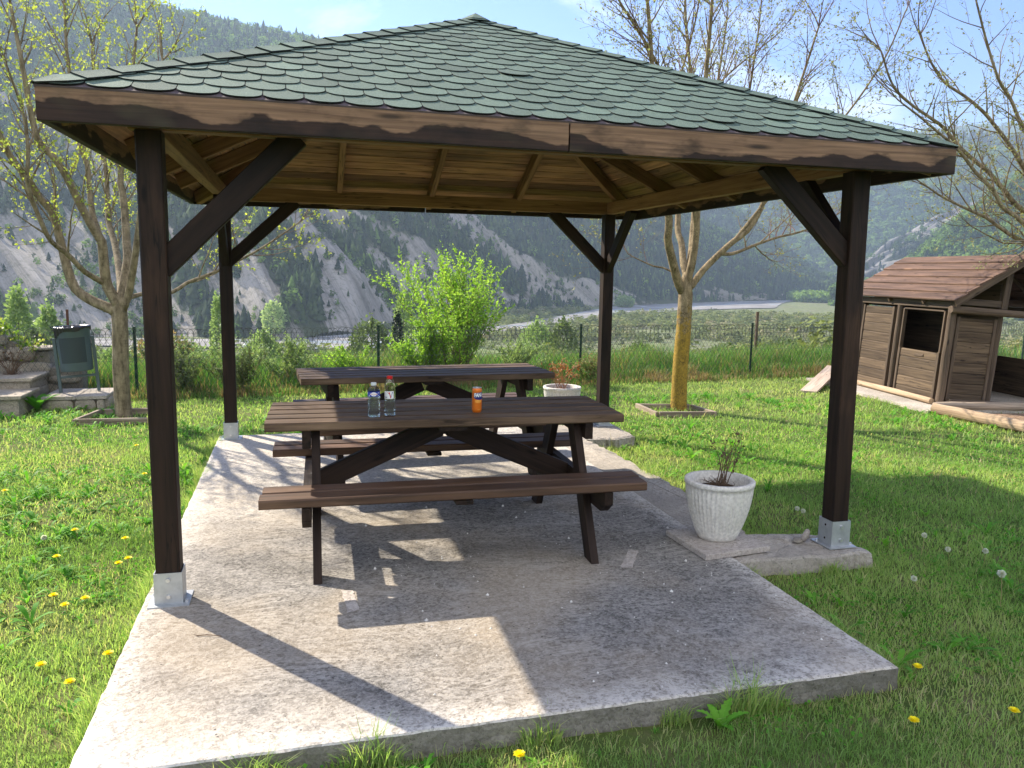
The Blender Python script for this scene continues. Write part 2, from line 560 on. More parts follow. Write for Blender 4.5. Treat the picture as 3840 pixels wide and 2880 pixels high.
def mat_plastic_clear(name, col=(.95, .975, .985), rough=.05, ior=1.22):
    T = NT(name)
    g = T.n('ShaderNodeBsdfGlass', i={'Color': (*col, 1), 'Roughness': rough, 'IOR': ior}).outputs[0]
    t = T.n('ShaderNodeBsdfTransparent', i={'Color': (*col, 1)}).outputs[0]
    return T.done(T.n('ShaderNodeMixShader', i={0: .48, 1: g, 2: t}).outputs[0])


M['pet'] = mat_plastic_clear('clear_bottle_plastic')
M['water'] = mat_plastic_clear('bottled_water', (.96, .985, .99), 0.0, 1.3)

# ------------------------------------------------------------------ world, sun
w = bpy.data.worlds.new("World")
SC.world = w
w.use_nodes = True
wn = w.node_tree
wn.nodes.clear()
SUN_DIR = Vector((-.836, 1.097, 1.0)).normalized()      # towards the sun
elev = math.asin(SUN_DIR.z)
az = math.atan2(SUN_DIR.x, SUN_DIR.y)
wo = wn.nodes.new('ShaderNodeOutputWorld')
bg = wn.nodes.new('ShaderNodeBackground')
sky = wn.nodes.new('ShaderNodeTexSky')
sky.sky_type = 'NISHITA'
sky.sun_disc = False
sky.sun_elevation = elev
sky.sun_rotation = az
sky.altitude = 600
sky.air_density = 1.3
sky.dust_density = .2
sky.ozone_density = 5.0
tc = wn.nodes.new('ShaderNodeTexCoord')
mp = wn.nodes.new('ShaderNodeMapping')
mp.inputs['Scale'].default_value = (1.2, 1.2, 3.4)
mp.inputs['Location'].default_value = (.35, .1, .2)
wn.links.new(tc.outputs['Generated'], mp.inputs[0])
cn = wn.nodes.new('ShaderNodeTexNoise')
cn.inputs['Scale'].default_value = 2.2
cn.inputs['Detail'].default_value = 7
cn.inputs['Roughness'].default_value = .58
cn.inputs['Distortion'].default_value = .4
wn.links.new(mp.outputs[0], cn.inputs['Vector'])
crp = wn.nodes.new('ShaderNodeValToRGB')
crp.color_ramp.elements[0].position = .54
crp.color_ramp.elements[0].color = (0, 0, 0, 1)
crp.color_ramp.elements[1].position = .78
crp.color_ramp.elements[1].color = (.75, .75, .75, 1)
# bright cloud added to the unseen sky behind the camera, for neutral fill light
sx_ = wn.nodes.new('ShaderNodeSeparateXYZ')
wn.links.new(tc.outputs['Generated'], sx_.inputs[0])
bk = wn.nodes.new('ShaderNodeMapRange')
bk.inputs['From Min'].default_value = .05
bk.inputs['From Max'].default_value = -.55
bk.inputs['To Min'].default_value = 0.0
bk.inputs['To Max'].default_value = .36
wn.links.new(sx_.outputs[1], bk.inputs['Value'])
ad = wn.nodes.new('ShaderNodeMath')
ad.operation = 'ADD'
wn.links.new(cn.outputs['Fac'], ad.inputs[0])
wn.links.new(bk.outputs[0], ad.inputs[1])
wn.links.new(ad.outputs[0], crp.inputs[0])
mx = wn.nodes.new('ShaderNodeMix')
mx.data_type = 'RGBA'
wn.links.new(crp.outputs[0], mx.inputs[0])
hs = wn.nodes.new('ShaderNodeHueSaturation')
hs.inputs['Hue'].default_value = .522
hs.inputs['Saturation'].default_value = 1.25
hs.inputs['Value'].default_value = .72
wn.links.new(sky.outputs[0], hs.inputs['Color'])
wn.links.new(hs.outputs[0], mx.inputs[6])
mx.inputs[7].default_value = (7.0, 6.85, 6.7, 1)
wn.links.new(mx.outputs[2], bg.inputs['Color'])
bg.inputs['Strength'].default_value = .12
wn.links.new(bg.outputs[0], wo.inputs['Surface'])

sd = bpy.data.lights.new('sun', 'SUN')
sd.energy = 4.8
sd.angle = R(.53)
sd.color = (1.0, .90, .75)
sun = bpy.data.objects.new('sun', sd)
COL.objects.link(sun)
sun.location = (-20, 26, 30)
sun.rotation_euler = SUN_DIR.to_track_quat('Z', 'Y').to_euler()

SC.view_settings.view_transform = 'Standard'
SC.view_settings.look = 'None'
SC.view_settings.exposure = 1.5
SC.view_settings.gamma = 1.0
SC.cycles.max_bounces = 8
SC.cycles.diffuse_bounces = 4
SC.cycles.glossy_bounces = 3
SC.cycles.transmission_bounces = 6
SC.cycles.transparent_max_bounces = 12
SC.cycles.volume_bounces = 0
SC.cycles.caustics_reflective = False
SC.cycles.caustics_refractive = False
SC.cycles.use_denoising = True
SC.cycles.sample_clamp_indirect = 6.0

LZ = -0.10          # lawn level; the slab top is z = 0

# ================================================================== gazebo
WX, WY, PS = 3.5609, 3.6282, .105
X0, X1, Y0, Y1 = -.354, 3.915, -.2713, 3.8994
SH = .0555                       # the roof sits a little askew at the back
ZB, ZT, ZA = 2.069, 2.196, 3.2244
CFL, CFR, CBR, CBL = Vector((X0, Y0, 0)), Vector((X1, Y0, 0)), Vector((X1 + SH, Y1, 0)), Vector((X0 + SH, Y1, 0))
APEX = Vector((WX / 2 + .0278, WY / 2, ZA))

gz = thing('gazebo', 'open timber gazebo with green scalloped shingle roof standing over the picnic tables', 'gazebo')


def bracket(x, y, z0, h, yaw=0.0):
    mb = MB()
    b, t = PS / 2 + .008, .004
    ca, sa = math.cos(yaw), math.sin(yaw)
    def P(px, py, pz): return (x + px * ca - py * sa, y + px * sa + py * ca, z0 + pz)
    for (ax, ay, bx, by) in ((-b, -b, b, -b), (b, -b + t, b, b), (b - t, b, -b, b), (-b, b - t, -b, -b + t)):
        d = Vector((bx - ax, by - ay, 0)).normalized()
        nrm = Vector((-d.y, d.x, 0)) * t
        q = [(ax, ay), (bx, by), (bx + nrm.x, by + nrm.y), (ax + nrm.x, ay + nrm.y)]
        mb.add([P(u, v, 0.004) for u, v in q] + [P(u, v, h) for u, v in q],
               [[0, 1, 5, 4], [1, 2, 6, 5], [2, 3, 7, 6], [3, 0, 4, 7], [4, 5, 6, 7], [3, 2, 1, 0]])
    e = b + .028
    q = [(-e, -e), (e, -e), (e, e), (-e, e)]
    mb.add([P(u, v, -.001) for u, v in q] + [P(u, v, .005) for u, v in q],
           [[0, 1, 5, 4], [1, 2, 6, 5], [2, 3, 7, 6], [3, 0, 4, 7], [4, 5, 6, 7], [3, 2, 1, 0]])
    def bolt(px, py, pz, nx, ny, r=.011, l=.009, mi=1):
        A = Vector(P(px, py, pz)); Bv = Vector(P(px + nx * l, py + ny * l, pz))
        mb.tube([A, Bv], [r, r * .9], 6, mi=mi)
    for zz in (.04, .118):
        bolt(.0, -b, zz, 0, -1)
        bolt(-b, .0, zz, -1, 0, .007, .002, 2)
    for (px, py) in ((b + .014, -b + .01), (-b - .014, b - .01)):
        A = Vector(P(px, py, .005))
        mb.tube([A, A + Vector((0, 0, .012))], [.009, .008], 6, mi=1)
    return mb


for (px, py, lean, bz) in ((0, 0, 0, 0), (WX, 0, -.0308, 0), (0, WY, 0, 0), (WX, WY, 0, 0)):
    mb = MB()
    mb.beam((px, py, bz + .03), (px + lean * .95, py, ZB + .021), PS, PS, up=(0, 1, 0), ch=.006)
    p = mb.build('post', M['stain'], gz)
    bracket(px, py, bz, .15).build('bracket', [M['galv'], M['bolt'], M['tableside']], p)

# ring beams on the posts
RB0, RB1 = 2.094, 2.206
for (A, B) in (((-.03, 0), (WX + .0, 0)), ((-.0, WY), (WX + .0, WY))):
    mb = MB()
    mb.beam((A[0] - .05, A[1], (RB0 + RB1) / 2), (B[0] + .05, B[1], (RB0 + RB1) / 2), .07, RB1 - RB0)
    mb.build('ring_beam', M['rafter'], gz)
for x in (0, WX):
    mb = MB()
    mb.beam((x, .037, (RB0 + RB1) / 2 - .001), (x, WY - .037, (RB0 + RB1) / 2 - .001), .07, RB1 - RB0)
    mb.build('ring_beam', M['rafter'], gz)

# knee braces
def brace(A, B, w=.06, h=.105, lead=.07):
    A, B = Vector(A), Vector(B)
    d = (B - A).normalized()
    mb = MB()
    mb.beam(A - d * lead, B + d * lead * .7, w, h)
    mb.build('brace', M['stain'], gz)


i = PS / 2
brace((i, .004, 1.55), (.585, .004, 2.085), lead=.045)
brace((WX - .03 - i, .004, 1.655), (3.0, .004, 2.09), lead=.045)
brace((WX - i, WY, 1.60), (2.995, WY, 2.085), lead=.045)
brace((i, WY, 1.60), (.58, WY, 2.085), lead=.045)
brace((WX - .02, i, 1.66), (WX, .5, 2.085), lead=.045)
brace((WX, WY - i, 1.60), (WX, 3.08, 2.085), lead=.045)
brace((0, WY - i, 1.60), (0, 3.08, 2.085), lead=.045)

# fascia: four boards mitred, the front one of two lengths
def fascia(A, B, inward, ext=0.0, off=None):
    A, B = Vector((A.x, A.y, 0)), Vector((B.x, B.y, 0))
    n = Vector((inward[0], inward[1], 0)) * .0175
    mb = MB()
    zc = (ZB + ZT) / 2
    mb.beam(A + n + Vector((0, 0, zc)), B + n + Vector((0, 0, zc)), .035, ZT - ZB, ch=.003, off=off)
    mb.build('fascia_board', M['fascia'], gz)


JX = 1.79
fascia(CFL, Vector((JX - .0035, Y0, 0)), (0, 1), off=20.2)
fascia(Vector((JX + .0035, Y0, 0)), CFR, (0, 1), off=41.3)
fascia(CFR + Vector((0, .037, 0)), CBR - Vector((0, .037, 0)), (-1, 0))
fascia(CBR, Vector((JX + .006, Y1, 0)), (0, -1))
fascia(Vector((JX - .006, Y1, 0)), CBL, (0, -1))
fascia(CBL - Vector((0, .037, 0)), CFL + Vector((0, .037, 0)), (1, 0))

# slopes: frame (eave direction s, upslope t, normal n) for each of the four
SLOPES = [(CFL, CFR), (CFR, CBR), (CBR, CBL), (CBL, CFL)]
APT = APEX


def clip_poly(poly, tri):
    """convex clip of 2-d poly by triangle (counter-clockwise)"""
    out = poly
    for k in range(3):
        a, b = tri[k], tri[(k + 1) % 3]
        def side(p): return (b[0] - a[0]) * (p[1] - a[1]) - (b[1] - a[1]) * (p[0] - a[0])
        src, out = out, []
        for j in range(len(src)):
            p, q = src[j], src[(j + 1) % len(src)]
            sp, sq = side(p), side(q)
            if sp >= 0: out.append(p)
            if (sp >= 0) != (sq >= 0):
                f = sp / (sp - sq)
                out.append((p[0] + (q[0] - p[0]) * f, p[1] + (q[1] - p[1]) * f))
        if len(out) < 3: return []
    return out


def slope_frame(A, B, ztop, zap):
    a, b = Vector((A.x, A.y, ztop)), Vector((B.x, B.y, ztop))
    ap = Vector((APT.x, APT.y, zap))
    s = (b - a).normalized()
    v = ap - a
    t = (v - s * v.dot(s))
    T = t.length
    t.normalize()
    n = s.cross(t).normalized()
    return a, s, t, n, (b - a).length, v.dot(s), T


for (A, B) in SLOPES:
    a, s, t, n, L, apS, T = slope_frame(A, B, ZT + .006, ZA)
    mb = MB()
    # underlay
    tri2 = [(-.003, -.003), (L + .003, -.003), (apS, T)]
    V = [a + s * x + t * y for x, y in tri2] + [a + s * x + t * y - n * .012 for x, y in tri2]
    mb.add(V, [[0, 1, 2], [3, 5, 4], [0, 3, 4, 1], [1, 4, 5, 2], [2, 5, 3, 0]], mi=1)
    tab, row, gap = .165, .1245, .004
    nrow = int(T / row) + 1
    trc = [(-.004, -.006), (L + .004, -.006), (apS, T + .004)]
    for r in range(nrow):
        y0 = -.006 + r * row
        sh = (.5 * tab if r % 2 else 0) + .012 * math.sin(r * 2.3)
        lo = (y0 / T) * apS - tab
        hi = L - (y0 / T) * (L - apS) + tab
        k0, k1 = int(math.floor((lo - sh) / tab)), int(math.ceil((hi - sh) / tab))
        for k in range(k0, k1 + 1):
            xl, xr = sh + k * tab + gap / 2, sh + (k + 1) * tab - gap / 2
            jy = rnd.uniform(-.003, .003)
            drop = .06
            poly = []
            cxm, hw = (xl + xr) / 2, (xr - xl) / 2
            for j in range(11):
                u = -1 + 2 * j / 10
                poly.append((cxm + hw * math.sin(u * math.pi / 2), y0 + jy + drop * (1 - math.sqrt(max(0, 1 - abs(math.sin(u * math.pi / 2)) ** 2.1)))))
            top = y0 + row + .075
            poly.append((xr, top)); poly.append((xl, top))
            poly = clip_poly(poly, trc)
            if len(poly) < 3: continue
            curl = rnd.uniform(0, .002) + (rnd.uniform(.004, .010) if rnd.random() < .025 else 0)
            th = .0036
            def hgt(y): return .0095 + curl - (y - y0) / (row + .075) * (.0078 + curl)
            Vt = [a + s * x + t * y + n * (hgt(y)) for x, y in poly]
            Vb = [a + s * x + t * y + n * (hgt(y) - th) for x, y in poly]
            m_ = len(poly)
            tone = min(1, max(0, rnd.gauss(.5, .24)))
            mb.add(Vt, [list(range(m_))], tone=tone, mi=0)
            mb.add(Vt + Vb, [[j, m_ + j, m_ + (j + 1) % m_, (j + 1) % m_] for j in range(m_)], tone=tone, mi=2)
    mb.build('shingle_slope', [M['shingle'], M['felt'], M['shedge']], gz)

    # boards under the shingles
    a, s, t, n, L, apS, T = slope_frame(A, B, ZT - .012, ZA - .02)
    mb = MB()
    bw = .098
    y = .03
    while y < T - .02:
        y1_ = min(y + bw - .008, T - .005)
        pts = clip_poly([(-.2, y), (L + .2, y), (L + .2, y1_), (-.2, y1_)], [(0, 0), (L, 0), (apS, T)])
        if len(pts) >= 3:
            off = rnd.uniform(0, 60)
            dz = rnd.uniform(0, .002)
            Vt = [a + s * x + t * yy - n * .001 for x, yy in pts]
            Vb = [a + s * x + t * yy - n * (.019 + dz) for x, yy in pts]
            G = [(x + off, yy - y, 0) for x, yy in pts] * 2
            m_ = len(pts)
            mb.add(Vt + Vb, [list(range(m_)), list(range(2 * m_ - 1, m_ - 1, -1))] +
                   [[j, m_ + j, m_ + (j + 1) % m_, (j + 1) % m_] for j in range(m_)], G, tone=rnd.random())
        y += bw
    mb.build('ceiling_boards', M['ceil'], gz)

    # common rafters, three to a slope
    for k in (-.83, 0.0, .83):
        xs = apS + k
        ytop = T - (abs(k) / max(apS, L - apS)) * T - .06
        mb = MB()
        d = .054 + .021
        mb.beam(a + s * xs + t * .05 - n * d, a + s * xs + t * ytop - n * d, .05, .105, up=n)
        mb.build('rafter', M['rafter'], gz)

# hip rafters and hip caps
for c in (CFL, CFR, CBR, CBL):
    foot = Vector((c.x, c.y, ZT - .012))
    ap = Vector((APT.x, APT.y, ZA - .02))
    d = (ap - foot).normalized()
    mb = MB()
    dn = Vector((0, 0, -.098))
    mb.beam(foot + d * .10 + dn, ap - d * .05 + dn, .05, .11)
    mb.build('hip_rafter', M['rafter'], gz)
    # caps
    foot = Vector((c.x, c.y, ZT + .006)); ap = Vector((APT.x, APT.y, ZA))
    d = ap - foot
    L = d.length
    d.normalize()
    hs = Vector((d.y, -d.x, 0)).normalized()     # sideways, level
    # side slopes fall away from the hip
    def slope_dir(sgn):
        best = None
        for (A, B) in SLOPES:
            if (A - c).length < 1e-6 or (B - c).length < 1e-6:
                a_, s_, t_, n_, *_ = slope_frame(A, B, ZT + .006, ZA)
                if n_.dot(hs * sgn) * 1 > (best[0] if best else -9):
                    best = (n_.dot(hs * sgn), n_)
        n_ = best[1]
        q = n_.cross(d)
        if q.dot(hs * sgn) < 0: q = -q
        return q.normalized(), n_
    (q1, n1), (q2, n2) = slope_dir(1), slope_dir(-1)
    mb = MB()
    pitch = .165
    k = 0
    u = -.004
    while u < L - .02:
        ue = min(u + pitch + .06, L + .03)
        wd = .085 + rnd.uniform(-.006, .006)
        f0, f1 = .019 + rnd.uniform(0, .003), .011
        th = .005
        def sec(uu, h, wv):
            nn = (n1 + n2).normalized()
            base = foot + d * uu
            return [base + q1 * wv + n1 * h, base + q1 * wv * .3 + n1 * h, base + nn * (h * 1.12), base + q2 * wv * .3 + n2 * h, base + q2 * wv + n2 * h]
        w0 = wd if k else .012
        k += 1
        um = u + (.085 if w0 < .05 else .0)
        if w0 < .05:
            V = sec(u, f0 * .6, w0) + sec(um, f0, wd) + sec(u, f0 * .6 - th, w0) + sec(um, f0 - th, wd)
            mb.add(V, [[j, j + 1, 5 + j + 1, 5 + j] for j in range(4)], tone=.5, mi=0)
            mb.add(V, [[j, 10 + j, 11 + j, j + 1] for j in range(4)] + [[0, 5, 15, 10], [4, 14, 19, 9]], tone=.5, mi=1)
        V = sec(um, f0, wd) + sec(ue, f1, wd) + sec(um, f0 - th, wd) + sec(ue, f1 - th, wd)
        tone = rnd.random()
        mb.add(V, [[j, j + 1, 5 + j + 1, 5 + j] for j in range(4)], tone=tone, mi=0)
        mb.add(V, [[j, 10 + j, 11 + j, j + 1] for j in range(4)] + [[0, 5, 15, 10], [4, 14, 19, 9]] + [[5 + j, 6 + j, 16 + j, 15 + j] for j in range(4)], tone=tone, mi=1)
        u += pitch
    mb.build('hip_cap', [M['shingle'], M['shedge']], gz)
mb = MB()
for k in range(2):
    hcap = ZA + .03 + k * .006
    r0 = .15 - k * .02
    V = [Vector((APT.x, APT.y, hcap + .01))]
    for j in range(8):
        aa = 2 * math.pi * (j + .5) / 8
        V.append(Vector((APT.x + r0 * math.cos(aa), APT.y + r0 * math.sin(aa), hcap - r0 * .44)))
    mb.add(V, [[0, 1 + j, 1 + (j + 1) % 8] for j in range(8)], tone=.5)
mb.build('apex_cap', M['shingle'], gz)

# ================================================================== slab and footings
def poly_prism(mb, pts, z0, z1, mi_top=0, mi_side=0, nudge=0.0):
    V = [(x, y, z1 + (rnd.uniform(-nudge, nudge))) for x, y in pts] + [(x, y, z0) for x, y in pts]
    k = len(pts)
    mb.add(V, [list(range(k))], mi=mi_top)
    mb.add(V, [[j, k + j, k + (j + 1) % k, (j + 1) % k] for j in range(k)], mi=mi_side)


def rough_line(a, b, n, amp):
    out = []
    for j in range(n):
        f = j / n
        out.append((a[0] + (b[0] - a[0]) * f + (rnd.uniform(-amp, amp) if j else 0), a[1] + (b[1] - a[1]) * f + (rnd.uniform(-amp, amp) if j else 0)))
    return out


SX0, SX1, SY0, SY1 = -.117, 2.87, -1.318, 3.756


def slab_mesh():
    """top as a grid with a slightly chipped rim, then a rough front side"""
    nx, ny = 150, 90
    xs, ys = np.linspace(SX0, SX1, nx), np.linspace(SY0, SY1, ny)
    P = []
    # rings of the rim with a small worn round
    def rim(inset, z, amp):
        pts = []
        def J(q): return amp * (vnoise(q * 22.0, q * 0 + inset * 90, z * 40) - .5) * 2
        for q in np.linspace(0, 1, 160)[:-1]: pts.append((SX0 + inset + (SX1 - SX0 - 2 * inset) * q, SY0 + inset + float(J(np.array(q * 3.0))), z))
        for q in np.linspace(0, 1, 160)[:-1]: pts.append((SX1 - inset + float(J(np.array(q * 5.0 + 7))), SY0 + inset + (SY1 - SY0 - 2 * inset) * q, z))
        for q in np.linspace(0, 1, 100)[:-1]: pts.append((SX1 - inset - (SX1 - SX0 - 2 * inset) * q, SY1 - inset + float(J(np.array(q * 3.0 + 3))), z))
        for q in np.linspace(0, 1, 160)[:-1]: pts.append((SX0 + inset + float(J(np.array(q * 5.0 + 17))), SY1 - inset - (SY1 - SY0 - 2 * inset) * q, z))
        return pts
    rings = [rim(.016, 0, .0), rim(.006, -.002, .0035), rim(0.0, -.008, .005), rim(-.001, -.03, .004), rim(.001, -.06, .006), rim(.0, -.095, .006), rim(.0, -.2, .004)]
    k = len(rings[0])
    V = [p for r_ in rings for p in r_]
    mb = MB()
    mb.add(V, [list(range(k))], mi=0)
    F0, F1 = [], []
    for j in range(len(rings) - 1):
        for q in range(k):
            (F0 if j < 2 else F1).append([j * k + q, (j + 1) * k + q, (j + 1) * k + (q + 1) % k, j * k + (q + 1) % k])
    mb.add(V, F0, mi=0)
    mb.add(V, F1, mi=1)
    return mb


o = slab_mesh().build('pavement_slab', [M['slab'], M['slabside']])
tag(o, 'grey rough concrete floor slab beneath the gazebo and tables', None, kind='structure')

mb = MB()
pts = [(2.874, .30)] + rough_line((3.19, .33), (3.24, 1.24), 14, .018) + rough_line((3.24, 1.24), (3.22, 2.3), 14, .022) + rough_line((3.22, 2.3), (3.17, 3.05), 12, .022) + [(3.17, 3.05), (3.17, 3.74), (2.874, 3.74)]
poly_prism(mb, pts, -.2, -.012, 0, 0, .003)
o = mb.build('pavement_strip', M['oldconc'])
tag(o, 'pale crumbling concrete strip along the right edge of the floor slab', None, kind='structure')

def footing(name, outline, ztop, label, seed, dome=.01, z0=-.22):
    """rough cast block: grid top with bumpy noise inside a ragged outline"""
    mb = MB()
    k = len(outline)
    c = np.mean(np.array(outline), 0)
    rings = []
    for (f, z, j) in ((0.0, 0, 0), (.35, 0, .012), (.7, 0, .014), (.93, -.002, .008), (1.0, -.014, .006), (1.015, -.06, .01), (1.02, -.1, .01), (1.03, z0, .01)):
        ring = []
        for q, (x, y) in enumerate(outline):
            px, py = c[0] + (x - c[0]) * f, c[1] + (y - c[1]) * f
            nz = float(fbm(np.array(px * 14 + seed), np.array(py * 14), z * 10)) - .5
            ring.append((px + rnd.uniform(-j, j) * .6, py + rnd.uniform(-j, j) * .6, ztop + z + nz * dome * 2 * (1 if z == 0 else .4)))
        rings.append(ring)
    V = [p for r_ in rings for p in r_]
    F = []
    for j in range(len(rings) - 1):
        for q in range(k):
            F.append([j * k + q, (j + 1) * k + q, (j + 1) * k + (q + 1) % k, j * k + (q + 1) % k])
    mb.add(V, F)
    o = mb.build(name, M['oldconc'])
    return tag(o, label, 'footing')


def ragged(pts, n=10, amp=.012):
    out = []
    for j in range(len(pts)):
        out += rough_line(pts[j], pts[(j + 1) % len(pts)], n, amp)
    return out


footing('concrete_footing', ragged([(2.876, -.11), (3.42, -.16), (3.70, -.15), (3.70, .12), (3.52, .20), (3.2, .28), (2.876, .285)]), -.004,
        'rough broken concrete footing under the right front post beside the planter', 3.3, .016)
footing('concrete_footing', ragged([(3.18, 3.04), (3.46, 2.98), (3.68, 3.08), (3.70, 3.70), (3.5, 3.76), (3.18, 3.74)]), -.002,
        'rough concrete footing under the far right post at the back of the slab', 8.3, .006)

for (x, y, z, sx, sy, sz, rz, tl, lab) in ((3.43, .075, .034, .024, .02, .042, .3, 1.1, 'upright beige pebble leaning by the right front post bracket'),
                                           (3.385, .085, .006, .05, .03, .010, .8, .0, 'flat grey stone chip lying beside the beige pebble on the footing')):
    V, F = [], []
    mb = MB()
    n1_, n2_ = 10, 7
    for a_ in range(n2_ + 1):
        for b_ in range(n1_):
            th, ph = math.pi * a_ / n2_, 2 * math.pi * b_ / n1_
            q = Vector((sx * math.sin(th) * math.cos(ph), sy * math.sin(th) * math.sin(ph), sz * math.cos(th)))
            q *= 1 + .16 * (float(vnoise(np.array(q.x * 40 + x), np.array(q.y * 40), q.z * 40)) - .5) * 2
            V.append(q)
    for a_ in range(n2_):
        for b_ in range(n1_):
            F.append([a_ * n1_ + b_, (a_ + 1) * n1_ + b_, (a_ + 1) * n1_ + (b_ + 1) % n1_, a_ * n1_ + (b_ + 1) % n1_])
    mb.add(V, F)
    o = mb.build('stone', M['flag'] if tl else M['stone'], smooth=True)
    o.location = (x, y, z)
    o.rotation_euler = (.25 if tl else .05, .2 if tl else 0, rz)
    tag(o, lab, 'stone')

# paving slab under the planter
mb = MB()
fp = [(2.69, -.095), (3.115, -.045), (3.075, .375), (2.665, .335)]
V = []
for (ins, z) in ((.006, .034), (0, .029), (0, .003)):
    cx, cy = 2.886, .143
    for x, y in fp:
        d = Vector((cx - x, cy - y)).normalized()
        V.append((x + d.x * ins, y + d.y * ins, z))
mb.add(V, [[0, 1, 2, 3], [11, 10, 9, 8]] + [[j * 4 + q, j * 4 + (q + 1) % 4, (j + 1) * 4 + (q + 1) % 4, (j + 1) * 4 + q][::-1] for j in range(2) for q in range(4)])
tag(mb.build('paving_slab', M['flag']), 'square beige paving slab under the fluted planter', 'paving slab')


# ================================================================== planters
def make_planter(loc, label, H=.345, Rr=.197, Rb=.108):
    root = thing('planter', label, 'planter', loc)
    prof = []
    N = 14
    for j in range(N + 1):
        f = j / N
        r = Rb + (Rr - .006 - Rb) * (1 - (1 - f) ** 1.75)
        if f < .07: r = Rb * .97 + .006 * f / .07
        prof.append((r, f * (H - .03)))
    prof = [(Rb * .93, 0)] + prof[0:]
    rim = [(Rr - .002, H - .028), (Rr, H - .02), (Rr, H - .004), (Rr - .004, H), (Rr - .026, H), (Rr - .031, H - .006), (Rr - .04, H - .09), (Rr - .06, H - .16)]
    n = 192
    def rm(r, z, a, j):
        if j <= 2 or z > H - .022 or j > N + 2: return r
        fl = math.cos(a * 44)
        amt = .0062 * min(1, (z - .035) / .05) if z > .035 else 0
        return r - amt * (1 - max(0, fl) ** .6)
    mb = MB()
    mb.lathe(prof + rim, n, rmod=rm, capt=False)
    o = mb.build('pot', M['pot'], root, smooth=True)
    mb = MB()
    V = [(0, 0, H - .055)]
    for ring in range(1, 7):
        for k in range(36):
            a = 2 * math.pi * k / 36
            r = (Rr - .034) * ring / 6
            V.append((r * math.cos(a), r * math.sin(a), H - .072 + .028 * (1 - (ring / 6) ** 2) + rnd.uniform(-.007, .007)))
    F = [[0, 1 + k, 1 + (k + 1) % 36] for k in range(36)]
    for ring in range(5):
        for k in range(36):
            F.append([1 + ring * 36 + k, 1 + (ring + 1) * 36 + k, 1 + (ring + 1) * 36 + (k + 1) % 36, 1 + ring * 36 + (k + 1) % 36])
    mb.add(V, F)
    mb.build('soil', M['soil'], root)
    return root


make_planter((2.90, .165, .033), 'grey fluted concrete planter on a beige paving slab beside the right front post')
make_planter((3.27, 4.05, -.02), 'beige fluted concrete planter with rust red dried plant behind the far table', H=.36, Rr=.2)


def leaf_quads(mb, p, d, ln, wd, tone, fold=.25, mi=0):
    d = d.normalized()
    sdv = d.cross(Vector((rnd.gauss(0, 1), rnd.gauss(0, 1), rnd.gauss(0, 1))))
    if sdv.length < 1e-4: sdv = d.cross(Vector((0, 0, 1)) + Vector((.1, 0, 0)))
    sdv.normalize()
    n = sdv.cross(d)
    a, b, c = p, p + d * ln * .5 + n * ln * fold * .3, p + d * ln
    mb.add([a, b + sdv * wd / 2, c, b - sdv * wd / 2], [[0, 1, 2], [0, 2, 3]], tone=tone, mi=mi)


def dry_plant(name, label, loc, H, nst, spread, leafmat, leafn, leafsz, twigmat, straw=True, seed=1):
    global rnd
    keep, rnd = rnd, random.Random(seed)
    root = thing(name, label, 'plant', loc)
    mb, lb = MB(), MB()
    for i_ in range(nst):
        a = rnd.uniform(0, 2 * math.pi)
        lean = rnd.uniform(.15, 1) * spread
        h = H * rnd.uniform(.55, 1)
        p0 = Vector((rnd.uniform(-.04, .04), rnd.uniform(-.04, .04), -.01))
        p1 = Vector((math.cos(a) * lean, math.sin(a) * lean, h))
        mid = (p0 + p1) / 2 + Vector((rnd.uniform(-.02, .02), rnd.uniform(-.02, .02), .03))
        pts = []
        for j in range(7):
            f = j / 6
            q = p0 * (1 - f) ** 2 + mid * 2 * f * (1 - f) + p1 * f * f
            pts.append(q + Vector((rnd.uniform(-.004, .004), rnd.uniform(-.004, .004), 0)))
        mb.tube(pts, [.0034 - .0022 * j / 6 for j in range(7)], 5)
        for j in (3, 4, 5, 6):
            if rnd.random() < .75:
                dr = Vector((rnd.gauss(0, 1), rnd.gauss(0, 1), rnd.uniform(.2, 1.2))).normalized()
                l2 = rnd.uniform(.04, .1)
                e = pts[j] + dr * l2
                mb.tube([pts[j], pts[j] + dr * l2 * .5 + Vector((0, 0, .006)), e], [.0018, .0014, .0008], 4)
                for k in range(leafn):
                    if rnd.random() < .6:
                        leaf_quads(lb, e + Vector((rnd.gauss(0, .008), rnd.gauss(0, .008), rnd.gauss(0, .01))), Vector((rnd.gauss(0, 1), rnd.gauss(0, 1), rnd.gauss(-.4, .8))), leafsz * rnd.uniform(.6, 1.2), leafsz * .6, rnd.random(), .6)
    if straw:
        for i_ in range(150):
            a = rnd.uniform(0, 2 * math.pi)
            r = abs(rnd.gauss(0, .05))
            p = Vector((r * math.cos(a), r * math.sin(a), rnd.uniform(0, .03)))
            d = Vector((rnd.gauss(0, 1), rnd.gauss(0, 1), rnd.uniform(-.1, .9))).normalized() * rnd.uniform(.03, .08)
            mb.tube([p, p + d * .5 + Vector((0, 0, .006)), p + d], [.0015, .0013, .0008], 3, tone=rnd.random())
    mb.build('stems', twigmat, root)
    lb.build('leaves', leafmat, root)
    rnd = keep
    return root


dry_plant('withered_plant', 'bare brown withered plant in the grey planter by the right front post', (2.90, .165, .315), .33, 11, .22, M['drybrown'], 2, .024, M['twig'], seed=5)
dry_plant('dried_plant', 'rust red dried plant in the beige planter behind the far table', (3.27, 4.05, .27), .34, 15, .24, M['dryred'], 5, .042, M['dryred'], seed=9)

